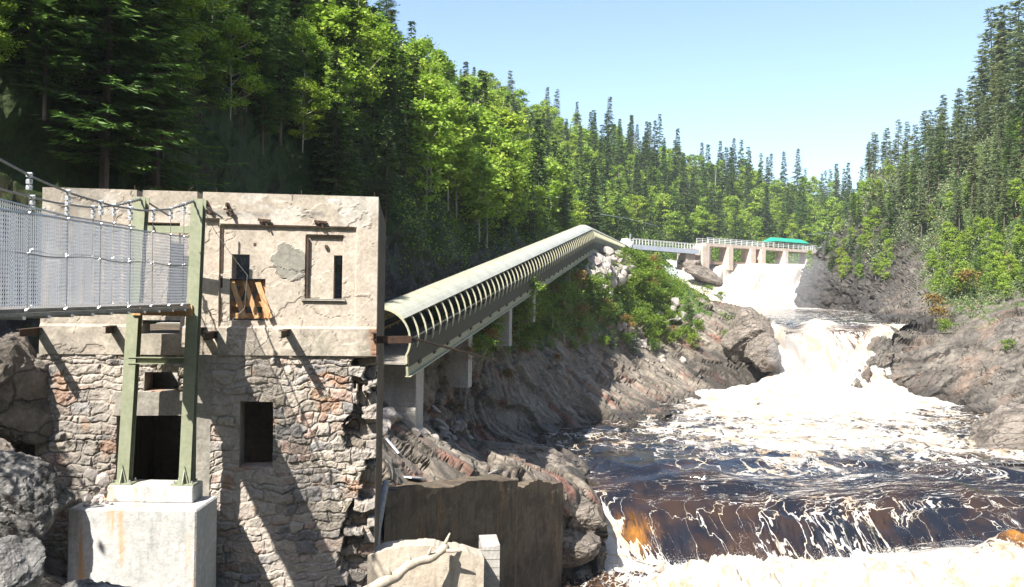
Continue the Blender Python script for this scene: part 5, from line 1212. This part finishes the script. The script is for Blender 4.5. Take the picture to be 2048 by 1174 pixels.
# ------------------------------------------------------------------ tell look-alikes apart by what they stand near
ZONES = {'shrubs on the left bank below the walkway': ((1100, 'near the second pier'), (1150, 'near the third pier'), (1200, 'above the red slabs'), (1250, 'beside the pale rubble'), (1310, 'beside the narrow scree'), (9999, 'above the rock knob')),
         'ridge pines at the right': ((1780, 'nearest the falls'), (1850, 'left of the highest pines'), (1930, 'below the highest pines'), (9999, 'at the right edge')),
         'firs behind the left end of the ruin': ((60, 'at the left edge'), (150, 'behind the mesh bridge'), (215, 'left of the steel posts'), (9999, 'behind the parapet')),
         'trees on the shaded cliff above the ruin': ((120, 'above the wire mesh bridge'), (250, 'above the left end of the ruin'), (400, 'above the two steel posts'), (520, 'above the timber braced window'), (620, 'above the round cement patch'), (9999, 'above the right corner of the ruin')),
         'trees on the steep slope behind the covered walkway': ((740, 'behind the right corner of the ruin'), (820, 'above the lower end of the walkway'), (900, 'above the first hoops of the walkway'), (960, 'above the middle of the walkway'), (9999, 'above the upper half of the walkway')),
         'trees on the sunny slope above the top of the walkway': ((1000, 'left of the walkway summit'), (1080, 'on the slope above the walkway roof'), (1150, 'just left of the walkway summit'), (1210, 'above the walkway summit'), (9999, 'above the steel footbridge end')),
         'trees on the far hillside behind the dam': ((1230, 'above the walkway summit'), (1330, 'above the steel footbridge'), (1410, 'above the left end of the dam'), (1520, 'above the open dam bays'), (1620, 'above the turquoise shelter'), (9999, 'above the dark cliff')),
         'trees along the ridge skyline': ((1100, 'left of the walkway summit'), (1250, 'above the walkway summit'), (1400, 'above the steel footbridge'), (1550, 'above the dam'), (9999, 'right of the dam')),
         'slender pines on the steep right hand slope': ((1800, 'beside the dark cliff'), (1870, 'above the falls'), (1930, 'behind the bright saplings'), (1990, 'right of the falls'), (9999, 'at the right edge'))}
for o in list(COL.objects):
    gname = o.get('group')
    if o.parent is None and gname in ZONES:
        q = proj(np.array(o.location)); h = o.scale[0]
        ph = next(t for lim, t in ZONES[gname] if q[0] < lim); L = o['label'].split(' on ')[0].split(' standing')[0].split(' rising')[0].split(' among')[0].split(' above')[0].replace('tall thin pine on the right hand ridge, outlined against the sky', 'thin ridge pine against the sky')
        lvl = {True: 'low down', False: 'high up'}[bool(q[1] > {'t': 300}.get('t'))]
        o['label'] = ' '.join((('tall ' if h > .85 and not L.startswith(('tall', 'slender', 'pointed', 'round')) else 'small ' if h < .6 else '') + L + ', ' + lvl + ' ' + ph).split()[:16])

# ------------------------------------------------------------------ air
hz = MB().box((0, 0, 40), (7400, 7400, 2 * 58.5 + 0)).build('haze', None)
hz.data.materials.clear(); mh = bpy.data.materials.new('thin_summer_haze'); mh.use_nodes = True
for n in list(mh.node_tree.nodes):
    if n.type != 'OUTPUT_MATERIAL': mh.node_tree.nodes.remove(n)
pv = mh.node_tree.nodes.new('ShaderNodeVolumePrincipled'); pv.inputs['Color'].default_value = (.85, .92, 1, 1); pv.inputs['Density'].default_value = 0.0002
mh.node_tree.links.new(pv.outputs[0], mh.node_tree.nodes['Material Output'].inputs['Volume']); hz.data.materials.append(mh); tag(hz, kind='stuff')
